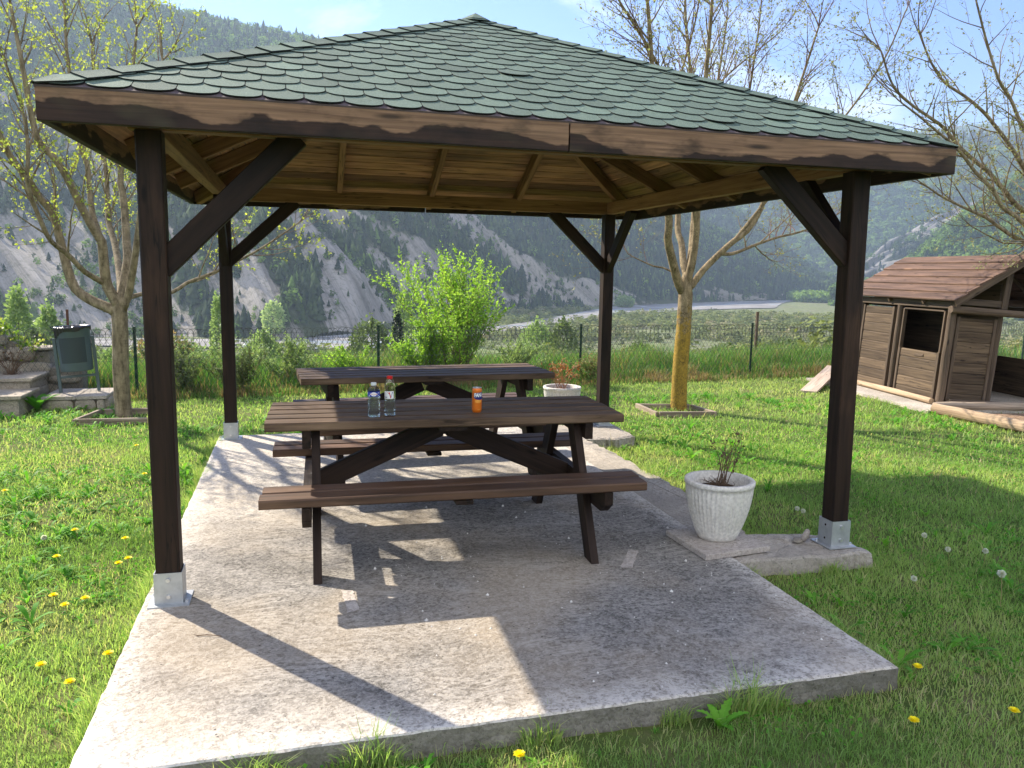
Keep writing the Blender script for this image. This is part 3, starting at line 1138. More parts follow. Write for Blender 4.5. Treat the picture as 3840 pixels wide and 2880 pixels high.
# ================================================================== picnic tables
def make_table(label):
    root = thing('picnic_table', label, 'picnic table', group='picnic tables under the gazebo')
    Lh = .961
    mb = MB()
    n = 5
    wv = .6865 / n
    for k in range(n):
        v = -.34325 + wv * (k + .5)
        e1, e2 = rnd.uniform(-.004, .004), rnd.uniform(-.004, .004)
        mb.beam((-Lh + e1, v, .7275 + rnd.uniform(-.001, .001)), (Lh + e2, v, .7275 + rnd.uniform(-.001, .001)), wv - .017, .045, ch=.007)
    mb.build('tabletop', M['table'], root)
    for sg in (-1, 1):
        mb = MB()
        for v in (-.6065, -.471):
            e1, e2 = rnd.uniform(-.006, .006), rnd.uniform(-.006, .006)
            mb.beam((-.974 + e1, sg * -v, .424), (.974 + e2, sg * -v, .424), .121, .045, ch=.007)
        mb.build('seat', M['seat'], root)
        mb = MB()
        mb.box((-.045, min(sg * .40, sg * .675), .377), (.045, max(sg * .40, sg * .675), .4)) if False else mb.beam((0, sg * .40, .389), (0, sg * .67, .389), .09, .022)
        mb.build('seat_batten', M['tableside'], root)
    for su in (-1, 1):
        u = su * .7147
        for sg in (-1, 1):
            mb = MB()
            A, B = Vector((u, sg * .575, -.03)), Vector((u, sg * .165, .725))
            # splayed leg cut level at floor and tabletop
            d = (B - A).normalized()
            nrm = Vector((0, d.z, -d.y))
            hw = .052
            V, G = [], []
            for x in (u - .021, u + .021):
                for q in (-hw, hw):
                    for zz in (0.0, .704):
                        c = A + d * ((zz - A.z) / d.z)
                        yy = c.y + q / abs(d.z)
                        V.append((x, yy, zz))
                        G.append((zz * 1.1 + 10 * su + 3 * sg, x - u, q))
            mb.add(V, [[0, 1, 3, 2], [4, 6, 7, 5], [0, 4, 5, 1], [2, 3, 7, 6], [0, 2, 6, 4], [1, 5, 7, 3]], G, tone=rnd.random())
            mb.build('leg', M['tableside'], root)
        ub = su * (.7147 + .0455)
        mb = MB()
        mb.beam((ub, -.325, .6585), (ub, .325, .6585), .044, .092)
        mb.build('top_bearer', M['tableside'], root)
        mb = MB()
        zt, zb, ye, yc = .4, .285, .668, .60
        V = []
        G = []
        for x in (ub - .022, ub + .022):
            for (y, z) in ((-yc, zb), (yc, zb), (ye, zb + .05), (ye, zt), (-ye, zt), (-ye, zb + .05)):
                V.append((x, y, z)); G.append((y + 5 * su, x - ub, z - .34))
        mb.add(V, [[0, 1, 2, 3, 4, 5][::-1], [6, 7, 8, 9, 10, 11]] + [[j, (j + 1) % 6, 6 + (j + 1) % 6, 6 + j] for j in range(6)], G, tone=.5)
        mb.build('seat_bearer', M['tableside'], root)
        mb = MB()
        # diagonal brace, level cut at the top, plumb cut low
        hw = .058
        A, B = Vector((su * .03, 0, .648)), Vector((su * .735, 0, .342))
        d = (B - A).normalized()
        mb.beam(A, B, .044, hw * 2, ch=.003)
        mb.build('diagonal_brace', M['tableside'], root)
    mb = MB()
    mb.beam((0, -.32, .693), (0, .32, .693), .15, .023)
    mb.build('centre_batten', M['tableside'], root)
    return root


tb1 = make_table('dark picnic table with two water bottles and an orange can on top')
tb2 = copy_tree(tb1)
tb2["label"] = 'dark picnic table with an empty top standing at the back of the slab'
tb1.location = (1.3915, .6303, 0); tb1.rotation_euler = (0, 0, R(-1.6))
tb2.location = (1.55, 2.345, 0); tb2.rotation_euler = (0, 0, R(3.4))

# ------------------------------------------------------------------ lettering
def text_poly(body, size, bold=0.0):
    """filled flat letters: verts (x,y) and faces, from the built-in font"""
    cu_ = bpy.data.curves.new('t', 'FONT')
    cu_.body = body
    cu_.size = size
    cu_.offset = bold
    cu_.align_x = 'LEFT'
    cu_.resolution_u = 3
    ob = bpy.data.objects.new('t', cu_)
    COL.objects.link(ob)
    dg = bpy.context.evaluated_depsgraph_get()
    me = bpy.data.meshes.new_from_object(ob.evaluated_get(dg))
    V = [(v.co.x, v.co.y) for v in me.vertices]
    F = [list(p.vertices) for p in me.polygons]
    bpy.data.objects.remove(ob)
    bpy.data.curves.remove(cu_)
    bpy.data.meshes.remove(me)
    return V, F


def wrap(mb, V, F, r, z0, a0, lift, mi=0, tilt=0.0, tone=.5):
    """bend flat (x,y) shapes round a can of radius r; a0 = angle of x=0; x runs to the viewer's right"""
    out = []
    for x, y in V:
        a = a0 + x / r
        out.append(((r + lift) * math.cos(a), (r + lift) * math.sin(a), z0 + y + x * tilt))
    mb.add(out, F, mi=mi, tone=tone)


def grid_shape(fn_lo, fn_hi, x0, x1, nx=24, ny=4):
    V, F = [], []
    for i_ in range(nx + 1):
        x = x0 + (x1 - x0) * i_ / nx
        lo, hi = fn_lo(x), fn_hi(x)
        for j in range(ny + 1): V.append((x, lo + (hi - lo) * j / ny))
    for i_ in range(nx):
        for j in range(ny):
            b = i_ * (ny + 1) + j
            F.append([b, b + ny + 1, b + ny + 2, b + 1])
    return V, F


def facing(p):
    return math.atan2(CAM[1] - p[1], CAM[0] - p[0])


M['can'] = mat_plain('orange_can_paint', (.72, .17, .012), .28, .25, .5, .06, 50)
M['canmetal'] = mat_plain('bare_aluminium', (.72, .73, .75), .3, .85, .5)
M['navy'] = mat_plain('navy_print', (.012, .018, .16), .35)
M['white'] = mat_plain('white_print', (.82, .82, .82), .4, 0, .4, .02)
M['orangelight'] = mat_plain('light_orange_print', (.85, .36, .06), .35, 0, .4, .2, 120)
M['bluelabel'] = mat_plain('blue_label_print', (.02, .045, .36), .4, 0, .4, .1)
M['redprint'] = mat_plain('red_print', (.55, .02, .025), .35)
M['redcap'] = mat_plain('red_plastic_cap', (.55, .012, .015), .35)
M['whitecap'] = mat_plain('white_plastic_cap', (.75, .78, .80), .35, 0, .4, .03)

TT = .7505


def smooth_prof(pts, n=5):
    """round a lathe profile with Catmull-Rom"""
    out = []
    P = [pts[0]] + list(pts) + [pts[-1]]
    for i_ in range(1, len(P) - 2):
        for k in range(n):
            t = k / n
            q = []
            for d in range(2):
                a, b, c, e = P[i_ - 1][d], P[i_][d], P[i_ + 1][d], P[i_ + 2][d]
                q.append(.5 * (2 * b + (c - a) * t + (2 * a - 5 * b + 4 * c - e) * t * t + (3 * b - a - 3 * c + e) * t ** 3))
            out.append(tuple(q))
    out.append(pts[-1])
    return out


# soda can
p = (1.545, .475, TT)
can = thing('soda_can', 'orange fizzy drink can standing on the near picnic table', 'can', p)
mb = MB()
r = .0275
mb.lathe(smooth_prof([(.018, .003), (.0225, .0), (.0245, .006), (r, .014), (r, .03), (r, .09), (r, .122), (.0262, .128), (.0238, .1345), (.0235, .1355)], 4), 48, mi=0, capt=False)
mb.build('can_body', M['can'], can, smooth=True)
mb = MB()
mb.lathe([(.0235, .1352), (.0247, .1365), (.0247, .139), (.0235, .1402), (.0222, .139), (.0215, .1355), (.004, .1355)], 40, capb=False, mi=0)
mb.tube([(0, -.002, .137), (0, .012, .1372)], [.006, .0055], 10)
mb.build('can_lid', M['canmetal'], can, smooth=True)
mb = MB()
fa = facing(p)
a0 = fa - R(34)
V, F = grid_shape(lambda x: -.004 - .010 * math.sin(max(0, min(1, x / .066)) * math.pi) ** .7, lambda x: .0235 + .006 * min(1, max(0, x / .05)), -.002, .070, 30, 4)
wrap(mb, V, F, r, .086, a0, .0004, mi=0)
V, F = text_poly('FANTA', .0285, .0014)
sx = .066 / max(x for x, y in V)
V = [(x * sx + .0015, y) for x, y in V]
wrap(mb, V, F, r, .088, a0, .0009, mi=1, tilt=.05)
mb.build('logo', [M['navy'], M['white'], M['orangelight']], can)
mb = MB()
V, F = grid_shape(lambda x: -.012 + .3 * abs(x) ** 1.0 * .6, lambda x: .006 - abs(x) * .15, -.018, .020, 14, 3)
wrap(mb, V, F, r, .066, fa + R(15), .0004, mi=2)
mb.build('fruit_print', [M['navy'], M['white'], M['orangelight']], can)
mb = MB()
V, F = grid_shape(lambda x: -.0, lambda x: .0022, 0, .02, 8, 1)
wrap(mb, V, F, r, .0105 + .006, fa + R(8), .0004, mi=2)
mb.build('print', [M['navy'], M['white'], M['orangelight']], can)


def bottle(loc, label, H, rb, prof, cap, capmat, label_fn, wl):
    root = thing('water_bottle', label, 'bottle', loc)
    mb = MB()
    mb.lathe(prof, 40, capt=True)
    mb.build('bottle_body', M['pet'], root, smooth=True)
    mb = MB()
    wp = [(max(.002, rr - .0014), z + .0012) for rr, z in prof if z < wl] 
    wp.append((wp[-1][0], wl))
    mb.lathe(wp, 40)
    mb.build('water_fill', M['water'], root, smooth=True)
    mb = MB()
    z0, z1, rc = cap
    mb.lathe([(rc, z0), (rc, z1 - .0015), (rc - .0015, z1)], 36, rmod=lambda r, z, a, j: r - .0004 * (math.cos(a * 36) < 0))
    mb.lathe([(rc * .9, z0 - .005), (rc * .9, z0)], 24)
    mb.build('cap', capmat, root)
    label_fn(root, facing(loc))
    return root


pr1 = smooth_prof([(.012, .004), (.026, .0005), (.0315, .006), (.0325, .016), (.0322, .03)] +
                  [q for k in range(6) for q in ((.0318, .036 + k * .009), (.0328, .0405 + k * .009))] +
                  [(.030, .094), (.0312, .103), (.0325, .112), (.0325, .135), (.031, .145), (.024, .158), (.0150, .166), (.0132, .170), (.0132, .178)], 3)


def lab1(root, fa):
    mb = MB()
    rr = .0327
    V, F = grid_shape(lambda x: 0, lambda x: .026, 0, 2 * math.pi * rr, 60, 1)
    wrap(mb, V, F, rr, .112, 0, .0002, 0)
    V, F = grid_shape(lambda x: -.0105 * math.sqrt(max(0, 1 - (x / .0155) ** 2)), lambda x: .0105 * math.sqrt(max(0, 1 - (x / .0155) ** 2)), -.0155, .0155, 20, 2)
    wrap(mb, V, F, rr, .125, fa, .0005, 1)
    V, F = grid_shape(lambda x: -.0032, lambda x: .0032, -.0205, .0205, 16, 1)
    wrap(mb, V, F, rr, .125, fa, .0007, 1)
    V, F = text_poly('CRISTALINE', .0062, .0001)
    wdt = max(x for x, y in V)
    wrap(mb, [((x / wdt - .5) * .037, y) for x, y in V], F, rr, .1228, fa, .001, 2)
    V, F = grid_shape(lambda x: 0, lambda x: .0011, -.0045, .0045, 4, 1)
    wrap(mb, V, F, rr, .1185, fa, .001, 3)
    for (dx, dz) in ((-.026, .116), (.025, .1165), (.027, .131)):
        V, F = grid_shape(lambda x: -.003 * math.sqrt(max(0, 1 - (x / .003) ** 2)), lambda x: .003 * math.sqrt(max(0, 1 - (x / .003) ** 2)), -.003, .003, 6, 1)
        wrap(mb, [(x + dx, y) for x, y in V], F, rr, dz, fa, .0006, 1)
    mb.build('paper_label', [M['bluelabel'], M['white'], M['redprint'], M['bluelabel']], root)


bottle((.974, .430, TT), 'short water bottle with blue paper label and white cap on the near table', .184, .0325, pr1, (.172, .1835, .0145), M['whitecap'], lab1, .142)
pr2 = smooth_prof([(.010, .006), (.024, .0005), (.0285, .005), (.0295, .014), (.0287, .026), (.0295, .032), (.0295, .07), (.0285, .078), (.0295, .086), (.0295, .135), (.0292, .155), (.026, .175), (.020, .190), (.0155, .197), (.0145, .200)], 4)


def lab2(root, fa):
    mb = MB()
    rr = .0297
    V, F = grid_shape(lambda x: 0, lambda x: .041, -.034, .022, 24, 1)
    wrap(mb, V, F, rr, .094, fa, .0002, 0)
    # a bold V: thick red left stroke, slim dark right stroke
    V = [(-.011, .036), (.003, .036), (.003, .033), (.0015, .033), (.0085, .008), (.0062, .003), (.0040, .004), (.0028, .010), (-.0068, .033), (-.011, .033)]
    wrap(mb, V, [list(range(len(V)))], rr, .094, fa - .05, .0007, 1)
    V = [(.0115, .036), (.0185, .036), (.0185, .0338), (.0165, .0338), (.0085, .006), (.0072, .010), (.0138, .0338), (.0115, .0338)]
    wrap(mb, V, [list(range(len(V)))], rr, .094, fa - .05, .0007, 2)
    V, F = text_poly('ittel', .009, .0003)
    wdt = max(x for x, y in V)
    wrap(mb, [(x / wdt * .017 - .031, y) for x, y in V], F, rr, .1005, fa, .0007, 2)
    mb.build('paper_label', [M['white'], M['redprint'], M['navy']], root)


bottle((1.061, .452, TT), 'tall water bottle with white label and red cap on the near table', .216, .0295, pr2, (.202, .2155, .0158), M['redcap'], lab2, .084)


# ================================================================== litter bin
def mat_binpanel():
    T = NT('perforated_bin_panel')
    g = T.attr('g')
    d = T.voro(T.scale(g, (190, 190, 190)), 1.0, rand=0.0)
    c = T.ramp(d, [(.30, (.012, .018, .02)), (.36, (.040, .058, .062))])
    return T.done(T.bsdf(c, .5, spec=.4))


M['binpanel'] = mat_binpanel()
bn = thing('litter_bin', 'tilted grey green litter bin with black bag on a low stone plinth', 'litter bin', (-1.87, 6.375, .046), R(7))
bn.rotation_euler = (0, R(-3.6), R(6))
mb = MB()
mb.lathe([(.160, .265), (.168, .26), (.170, .27), (.176, .55), (.180, .745), (.184, .75), (.184, .757), (.176, .757), (.172, .66), (.160, .28)], 48, capt=True, capb=True)
ob_ = mb.build('container', M['bin'], bn, smooth=True)
mb = MB()
V, F, G = [], [], []
for i_ in range(21):
    a = R(-90 - 47 + 94 * i_ / 20)
    for j in range(5):
        z = .36 + .29 * j / 4
        rr = .1712 + (z - .27) * .0205 + .0022
        V.append((rr * math.cos(a), rr * math.sin(a), z)); G.append((a * rr, z, 0))
for i_ in range(20):
    for j in range(4):
        b = i_ * 5 + j
        F.append([b, b + 5, b + 6, b + 1])
mb.add(V, F, G)
mb.build('perforated_panel', M['binpanel'], bn)
mb = MB()
V, F = [], []
n_ = 96
for k in range(n_):
    a = 2 * math.pi * k / n_
    wob = .004 * math.sin(a * 9) + .003 * math.sin(a * 23 + 1)
    droop = .022 + .018 * math.sin(a * 4 + .5) + (.075 * max(0, math.cos(a - R(205))) ** 3)
    for (rr, z) in ((.150, .70), (.168, .765), (.182 + wob, .777 + wob * .6), (.192 + wob, .768), (.191 + wob, .755), (.187 + wob * 1.5, .757 - droop)):
        V.append((rr * math.cos(a), rr * math.sin(a), z))
for k in range(n_):
    for j in range(5):
        b, c = k * 6 + j, ((k + 1) % n_) * 6 + j
        F.append([b, c, c + 1, b + 1])
mb.add(V, F)
for dx in (0, .018):
    leaf_quads(mb, Vector((-.17 - dx, -.05, .755)), Vector((-.5, -.3, .9)), .05, .025, .5, .5)
mb.build('bin_bag', M['bag'], bn, smooth=True)
for sg in (-1, 1):
    mb = MB()
    mb.beam((sg * .198, 0, -.004), (sg * .198, 0, .645), .034, .034, up=(0, 1, 0), ch=.004)
    mb.tube([(sg * .198, 0, .55), (sg * .168, 0, .55)], [.012, .012], 8)
    mb.build('leg', M['bin'], bn)
mb = MB()
mb.beam((-.18, 0, .19), (.18, 0, .19), .028, .028)
mb.build('crossbar', M['bin'], bn)

# ================================================================== stone wall, plinth, steps
def stone_block(mb, c, s, seed, amp=.12):
    n1_, n2_ = 12, 8
    V, F = [], []
    def sp(x, e): return math.copysign(abs(x) ** e, x)
    for a_ in range(n2_ + 1):
        for b_ in range(n1_):
            th, ph = math.pi * a_ / n2_ - math.pi / 2, 2 * math.pi * b_ / n1_
            q = Vector((sp(math.cos(th), .45) * sp(math.cos(ph), .45), sp(math.cos(th), .45) * sp(math.sin(ph), .45), sp(math.sin(th), .5)))
            k = 1 + amp * 2 * (float(vnoise(np.array(q.x * 1.7 + seed), np.array(q.y * 1.7 + seed * .3), q.z * 1.7)) - .5)
            V.append((c[0] + q.x * s[0] * k, c[1] + q.y * s[1] * k, c[2] + q.z * s[2] * k))
    for a_ in range(n2_):
        for b_ in range(n1_):
            F.append([a_ * n1_ + b_, a_ * n1_ + (b_ + 1) % n1_, (a_ + 1) * n1_ + (b_ + 1) % n1_, (a_ + 1) * n1_ + b_])
    mb.add(V, F, tone=rnd.random())


wl = thing('stone_wall', 'old rubble stone wall with ivy along its sloping top left of the litter bin', 'stone wall', (0, 0, 0))
ztop = lambda x: .50 if x > -2.55 else .50 + (-2.55 - x) * .78
mb = MB()
V = []
xs = [-5.2, -2.55, -2.32]
for x in xs:
    for (y, z) in ((6.93, LZ - .1), (7.22, LZ - .1), (7.22, ztop(x) - .03), (6.93, ztop(x) - .03)): V.append((x, y, z))
mb.add(V, [[4 * k + j, 4 * k + (j + 1) % 4, 4 * (k + 1) + (j + 1) % 4, 4 * (k + 1) + j] for k in range(2) for j in range(4)] + [[3, 2, 1, 0], [8, 9, 10, 11]])
mb.beam((-2.34, 7.0, .08), (-1.96, 7.0, .08), .26, .40, ch=.01)
mb.build('mortar_core', M['mortar'], wl)
mb = MB()
z = LZ
row_ = 0
while z < 2.2:
    h = rnd.uniform(.11, .20)
    x = -2.30 if z + h < .52 else -2.45
    if z + h < .29: x = -1.97
    while x > -5.1:
        wd = rnd.uniform(.16, .42)
        if ztop(x - wd / 2) > z + h * .7 or (x > -2.4 and z + h < .3):
            stone_block(mb, (x - wd / 2, 6.945 + rnd.uniform(-.03, .03), z + h / 2 + rnd.uniform(-.02, .02)), (wd / 2 * .98, .085, h / 2 * rnd.uniform(.88, 1.02)), rnd.uniform(0, 99), .2)
        x -= wd
    z += h
    row_ += 1
# cap stones
x = -2.30
while x > -2.55:
    stone_block(mb, (x - .11, 7.05, .505), (.13, .19, .022), rnd.uniform(0, 99), .05)
    x -= .22
mb.build('stones', M['stone'], wl, smooth=True)
mb = MB()
for k in range(1500):
    x = rnd.uniform(-5, -2.42)
    zt_ = ztop(x)
    p = Vector((x, rnd.uniform(6.82, 7.25), zt_ - .02 + abs(rnd.gauss(0, .06)) - (rnd.random() < .3) * rnd.uniform(0, .2)))
    leaf_quads(mb, p, Vector((rnd.gauss(0, 1), rnd.gauss(-.4, 1), rnd.gauss(.4, .6))), rnd.uniform(.04, .075), rnd.uniform(.035, .055), min(1, max(0, rnd.gauss(.55, .28))))
tag(mb.build('ivy', M['ivy']), 'yellow green ivy spilling over the top of the rubble wall', 'ivy', kind='stuff')


def stone_plinth(name, label, cat, x0, x1, y0, y1, ztopv, cap=.035):
    root = thing(name, label, cat, (0, 0, 0))
    mb = MB()
    hb = ztopv - cap
    k = 0
    # face of squared stones
    for (ax, ay, bx, by) in ((x0, y0, x1, y0), (x1, y0, x1, y1), (x0, y1, x0, y0)):
        L = math.hypot(bx - ax, by - ay)
        u = 0
        while u < L - .01:
            wd = min(rnd.uniform(.2, .34), L - u)
            cx, cy = ax + (bx - ax) * (u + wd / 2) / L, ay + (by - ay) * (u + wd / 2) / L
            hx, hy = (wd / 2 * .985, .05) if by == ay else (.05, wd / 2 * .985)
            stone_block(mb, (cx, cy, (LZ - .06 + hb) / 2), (hx, hy, (hb - LZ + .06) / 2), rnd.uniform(0, 99), .03)
            u += wd
    mb.box((x0 + .02, y0 + .02, LZ - .08), (x1 - .02, y1, hb - .002))
    mb.build('masonry', M['stone'], root, smooth=False)
    mb = MB()
    u = x0 - .03
    while u < x1 + .02:
        wd = min(rnd.uniform(.28, .45), x1 + .03 - u)
        dz = rnd.uniform(-.003, .003)
        mb.box((u + .003, y0 - .055, hb + dz), (u + wd - .003, y1 + .02, ztopv + dz), ch=.006)
        u += wd
    mb.build('coping', M['oldconc'], root)
    return root


stone_plinth('stone_plinth', 'low stone plinth carrying the litter bin', 'plinth', -2.16, -1.55, 6.08, 6.66, .046)
st = thing('stone_steps', 'two stone steps at the left edge below the rubble wall', 'steps', (0, 0, 0))
for (x1_, y0_, zz) in ((-2.30, 5.66, .125), (-2.34, 6.2, .245)):
    mb = MB()
    mb.box((-5.0, y0_, LZ - .1), (x1_, y0_ + 1.1, zz - .036), ch=.01)
    u = x1_
    while u > -4.9:
        wd = rnd.uniform(.35, .6)
        mb.box((u - wd + .004, y0_ - .045, zz - .034), (u + (.04 if u == x1_ else -.004), y0_ + .62, zz + rnd.uniform(-.003, .003)), ch=.006)
        u -= wd
    mb.build('step', M['stone'], st)
dry_plant('dry_shrub', 'leafless brown shrub growing on the stone steps by the rubble wall', (-2.62, 6.55, .23), .38, 26, .34, M['drybrown'], 2, .03, M['twig'], straw=True, seed=21)

# ================================================================== timber edging round the trees
def edging(label, q, zt, th=.035):
    mb = MB()
    k = len(q)
    for j in range(k):
        a, b = Vector((*q[j], 0)), Vector((*q[(j + 1) % k], 0))
        d = (b - a).normalized()
        mb.beam(a + d * (th / 2 if j % 2 == 0 else -th / 2 + .002) + Vector((0, 0, zt - .06)), b + d * (-th / 2 + .002 if j % 2 else th / 2) * (1 if j % 2 else -1) + Vector((0, 0, zt - .06 - .002 * j)), th, .12)
    return tag(mb.build('tree_edging', M['oldwood']), label, 'timber edging')


edging('weathered square timber edging around the left tree by the litter bin', [(-1.625, 5.02), (-.86, 4.98), (-.74, 5.58), (-1.49, 5.62)], -.032)
edging('weathered square timber edging around the lichen covered tree on the right lawn', [(4.56, 4.42), (5.235, 4.32), (5.20, 4.84), (4.565, 5.0)], -.036)

# ================================================================== fence
FA, FD = Vector((1.65, 7.04, 0)), Vector((2.99, .215, 0)).normalized()
FN = Vector((-FD.y, FD.x, 0))
fence = thing('wire_fence', 'chain link wire fence with looped top wire and slim dark green posts behind the lawn', 'fence', (0, 0, 0))
F0_, F1_ = -8.0, 13.5
FZ0, FZ1 = LZ - .06, .70
for k in range(-3, 5):
    P0 = FA + FD * (k * 3.0)
    mb = MB()
    b = P0 + FN * .0
    mb.beam(b + Vector((0, 0, LZ - .3)), b + Vector((0, 0, .775)), .006, .036, up=FD, ch=.001)
    mb.beam(b + FN * .016 + Vector((0, 0, LZ - .3)), b + FN * .016 + Vector((0, 0, .775)), .005, .026, up=FN, ch=.001)
    mb.build('fence_post', M['green'], fence)
mb = MB()
def fp_(u, z, o=-.022): 
    return FA + FD * u + FN * o + Vector((0, 0, z))
pit = .068
H_ = FZ1 - FZ0
u = F0_
wr = .0021
while u < F1_:
    sag = .0
    mb.tube([fp_(u, FZ0), fp_(u + H_ * .62, FZ1)], [wr, wr], 3, cap=False)
    mb.tube([fp_(u, FZ0, -.0195), fp_(u - H_ * .62, FZ1, -.0195)], [wr, wr], 3, cap=False)
    u += pit
for zz in (FZ1, (FZ0 + FZ1) / 2 + .1, FZ1 - .07):
    pts = [fp_(F0_ + (F1_ - F0_) * j / 60, zz - .012 * abs(math.sin(j * math.pi / 8.6)) - .006 * rnd.random()) for j in range(61)]
    mb.tube(pts, [.0022] * 61, 3, cap=False)
mb.build('wire_mesh', M['wire'], fence)
mb = MB()
u = F0_
while u < F1_:
    hh = .082 + rnd.uniform(-.008, .008)
    pts = []
    for j in range(9):
        a = math.pi * j / 8
        pts.append(fp_(u + .066 * (1 - math.cos(a)) , FZ1 - .03 + hh * math.sin(a) ** .6 * (1.0) + .0, -.025 + .006 * rnd.random()))
    mb.tube([fp_(u, FZ1 - .16, -.025)] + pts + [fp_(u + .132, FZ1 - .16, -.025)], [.003] * 11, 3, cap=False)
    u += .066
mb.build('looped_wire', M['wire'], fence)
for (px, py, zb, zt_, mm, lab) in ((8.86, 9.3, -.9, .86, 'hutlog', 'grey wooden fence stake standing beyond the wire fence on the right'),
                                   (-2.35, 7.9, -.4, .93, 'rust', 'rusty thin steel stake standing behind the litter bin')):
    mb = MB()
    mb.beam((px, py, zb), (px + .01, py, zt_), .045 if mm == 'hutlog' else .03, .045 if mm == 'hutlog' else .02, up=(0, 1, 0))
    if mm == 'hutlog':
        for s_ in (-1, 1):
            pts = [Vector((px, py, zt_ - .1)) * (1 - j / 8) + (Vector((px, py, 0)) + FD * s_ * 3.2 + Vector((0, 0, .28))) * (j / 8) - Vector((0, 0, .10 * math.sin(math.pi * j / 8))) for j in range(9)]
            mb.tube(pts, [.003] * 9, 3)
    tag(mb.build('fence_stake', M[mm]), lab, 'stake')

# ================================================================== playhouse
def mpoly(name, pts, z, m_, label):
    mb = MB()
    mb.add([(x, y, z) for x, y in pts] + [(x, y, z - .2) for x, y in pts], [list(range(len(pts)))] + [[j, len(pts) + j, len(pts) + (j + 1) % len(pts), (j + 1) % len(pts)] for j in range(len(pts))])
    o = mb.build(name, m_)
    return tag(o, label, None, kind='structure')


PAD = [(7.95, 4.04), (9.2, 3.86), (11.8, 3.5), (12.2, 6.9)] + rough_line((8.35, 7.0), (8.14, 5.53), 8, .02) + rough_line((8.14, 5.53), (7.95, 4.04), 10, .02)
mpoly('pavement_pad', PAD, -.06, M['oldconc'], 'pale concrete pad under the wooden playhouse')
mpoly('ground_mulch', [(8.18, 2.0), (12, 1.6), (12, 3.44), (9.2, 3.8), (8.12, 3.98)], -.088, M['mulch'], 'brown bark mulch between the pale logs')

ph = thing('playhouse', 'brown wooden playhouse with pitched plank roof at the right edge', 'playhouse', (8.514 - .07 * math.cos(R(8)), 4.386 + .07 * math.sin(R(8)), -.06), R(-8))
ph.rotation_euler = (0, R(3.4), R(-8))
ph.scale = (1, 1, 1.085)
PW, PL_, PH_ = 1.65, 2.0, 1.10


def round_post(x, y, z0, z1, r=.045, name='corner_post'):
    mb = MB()
    P = [(x + rnd.uniform(-.003, .003), y + rnd.uniform(-.003, .003), z0 + (z1 - z0) * j / 6) for j in range(7)]
    mb.tube(P, [r * rnd.uniform(.97, 1.03) for _ in range(7)], 14)
    return mb.build(name, M['hutlog'], ph, smooth=False)


round_post(0, 0, 0, PH_ + .05, .05)
round_post(0, PL_, 0, PH_ + .05, .05)
round_post(PW, 0, 0, PH_ + .05, .05)
round_post(PW, PL_, 0, PH_ + .05, .05)
round_post(.655, -.0, 0, PH_ + .02, .04)
round_post(0.0, 1.06, 0, PH_ + .03, .042)


def siding(name, axis, a0, a1, c, z0, z1, out, m_='hutwall', pitch=.122, frame=True):
    """horizontal rebated boards between frame posts; axis 'v' or 'u'; c = the plane's offset; out = outward sign"""
    mb = MB()
    z = z0
    def P(a, o, zz): return (c + o, a, zz) if axis == 'v' else (a, c + o, zz)
    while z < z1 - .02:
        zt_ = min(z + pitch, z1)
        off = rnd.uniform(0, 60)
        tone = rnd.random()
        d = .009 * out
        prof = [(d, z + .004), (d, zt_ - .016), (d * .35, zt_ - .006), (d * .35, zt_), (-d, zt_), (-d, z)]
        V, G = [], []
        for a in (a0, a1):
            for (o_, zz) in prof:
                V.append(P(a, o_, zz)); G.append((a + off, o_, zz - z))
        k = len(prof)
        mb.add(V, [[j, (j + 1) % k, k + (j + 1) % k, k + j] for j in range(k)] + [list(range(k)), list(range(2 * k - 1, k - 1, -1))], G, tone)
        z = zt_
    o = mb.build(name, M[m_], ph)
    if frame:
        for a in (a0 - .012, a1 + .012):
            mb = MB()
            mb.beam(P(a, 0, max(0, z0 - .02)), P(a, 0, z1 + .01), .045, .045, up=(0, 1, 0))
            mb.build('frame_stile', M['hutlog'], o)
    return o


siding('wall_panel', 'v', 1.20, 1.90, -.005, .02, 1.09, -1)
siding('half_door', 'v', .135, .93, -.005, .012, .595, -1)
mb = MB()
mb.beam((-.018, .42, .54), (-.018, .60, .535), .012, .03)
mb.build('handle', M['hutlog'], [o for o in ph.children if o.name.startswith('half_door')][0])
mb = MB()
mb.beam((-.005, .945, .6), (-.005, .945, 1.09), .05, .03, up=(0, 1, 0))
mb.beam((-.005, .105, .6), (-.005, .105, 1.09), .05, .03, up=(0, 1, 0))
mb.beam((-.005, .12, 1.09), (-.005, .93, 1.09), .05, .02)
mb.build('window_frame', M['hutlog'], ph)
siding('wall_panel', 'u', .10, .585, 0, .02, 1.03, -1)
siding('wall_panel', 'u', .07, PW - .07, PL_, .02, 1.09, 1)
siding('partition', 'v', .06, PL_ - .07, .67, .0, 1.62, 1, frame=False)
siding('wall_panel', 'v', .07, 1.28, PW, .0, .565, 1)
siding('wall_panel', 'v', 1.33, PL_ - .07, PW, .0, 1.09, 1)
mb = MB()
for (a, b) in ((.55, .62), (.40, .40)):
    pass
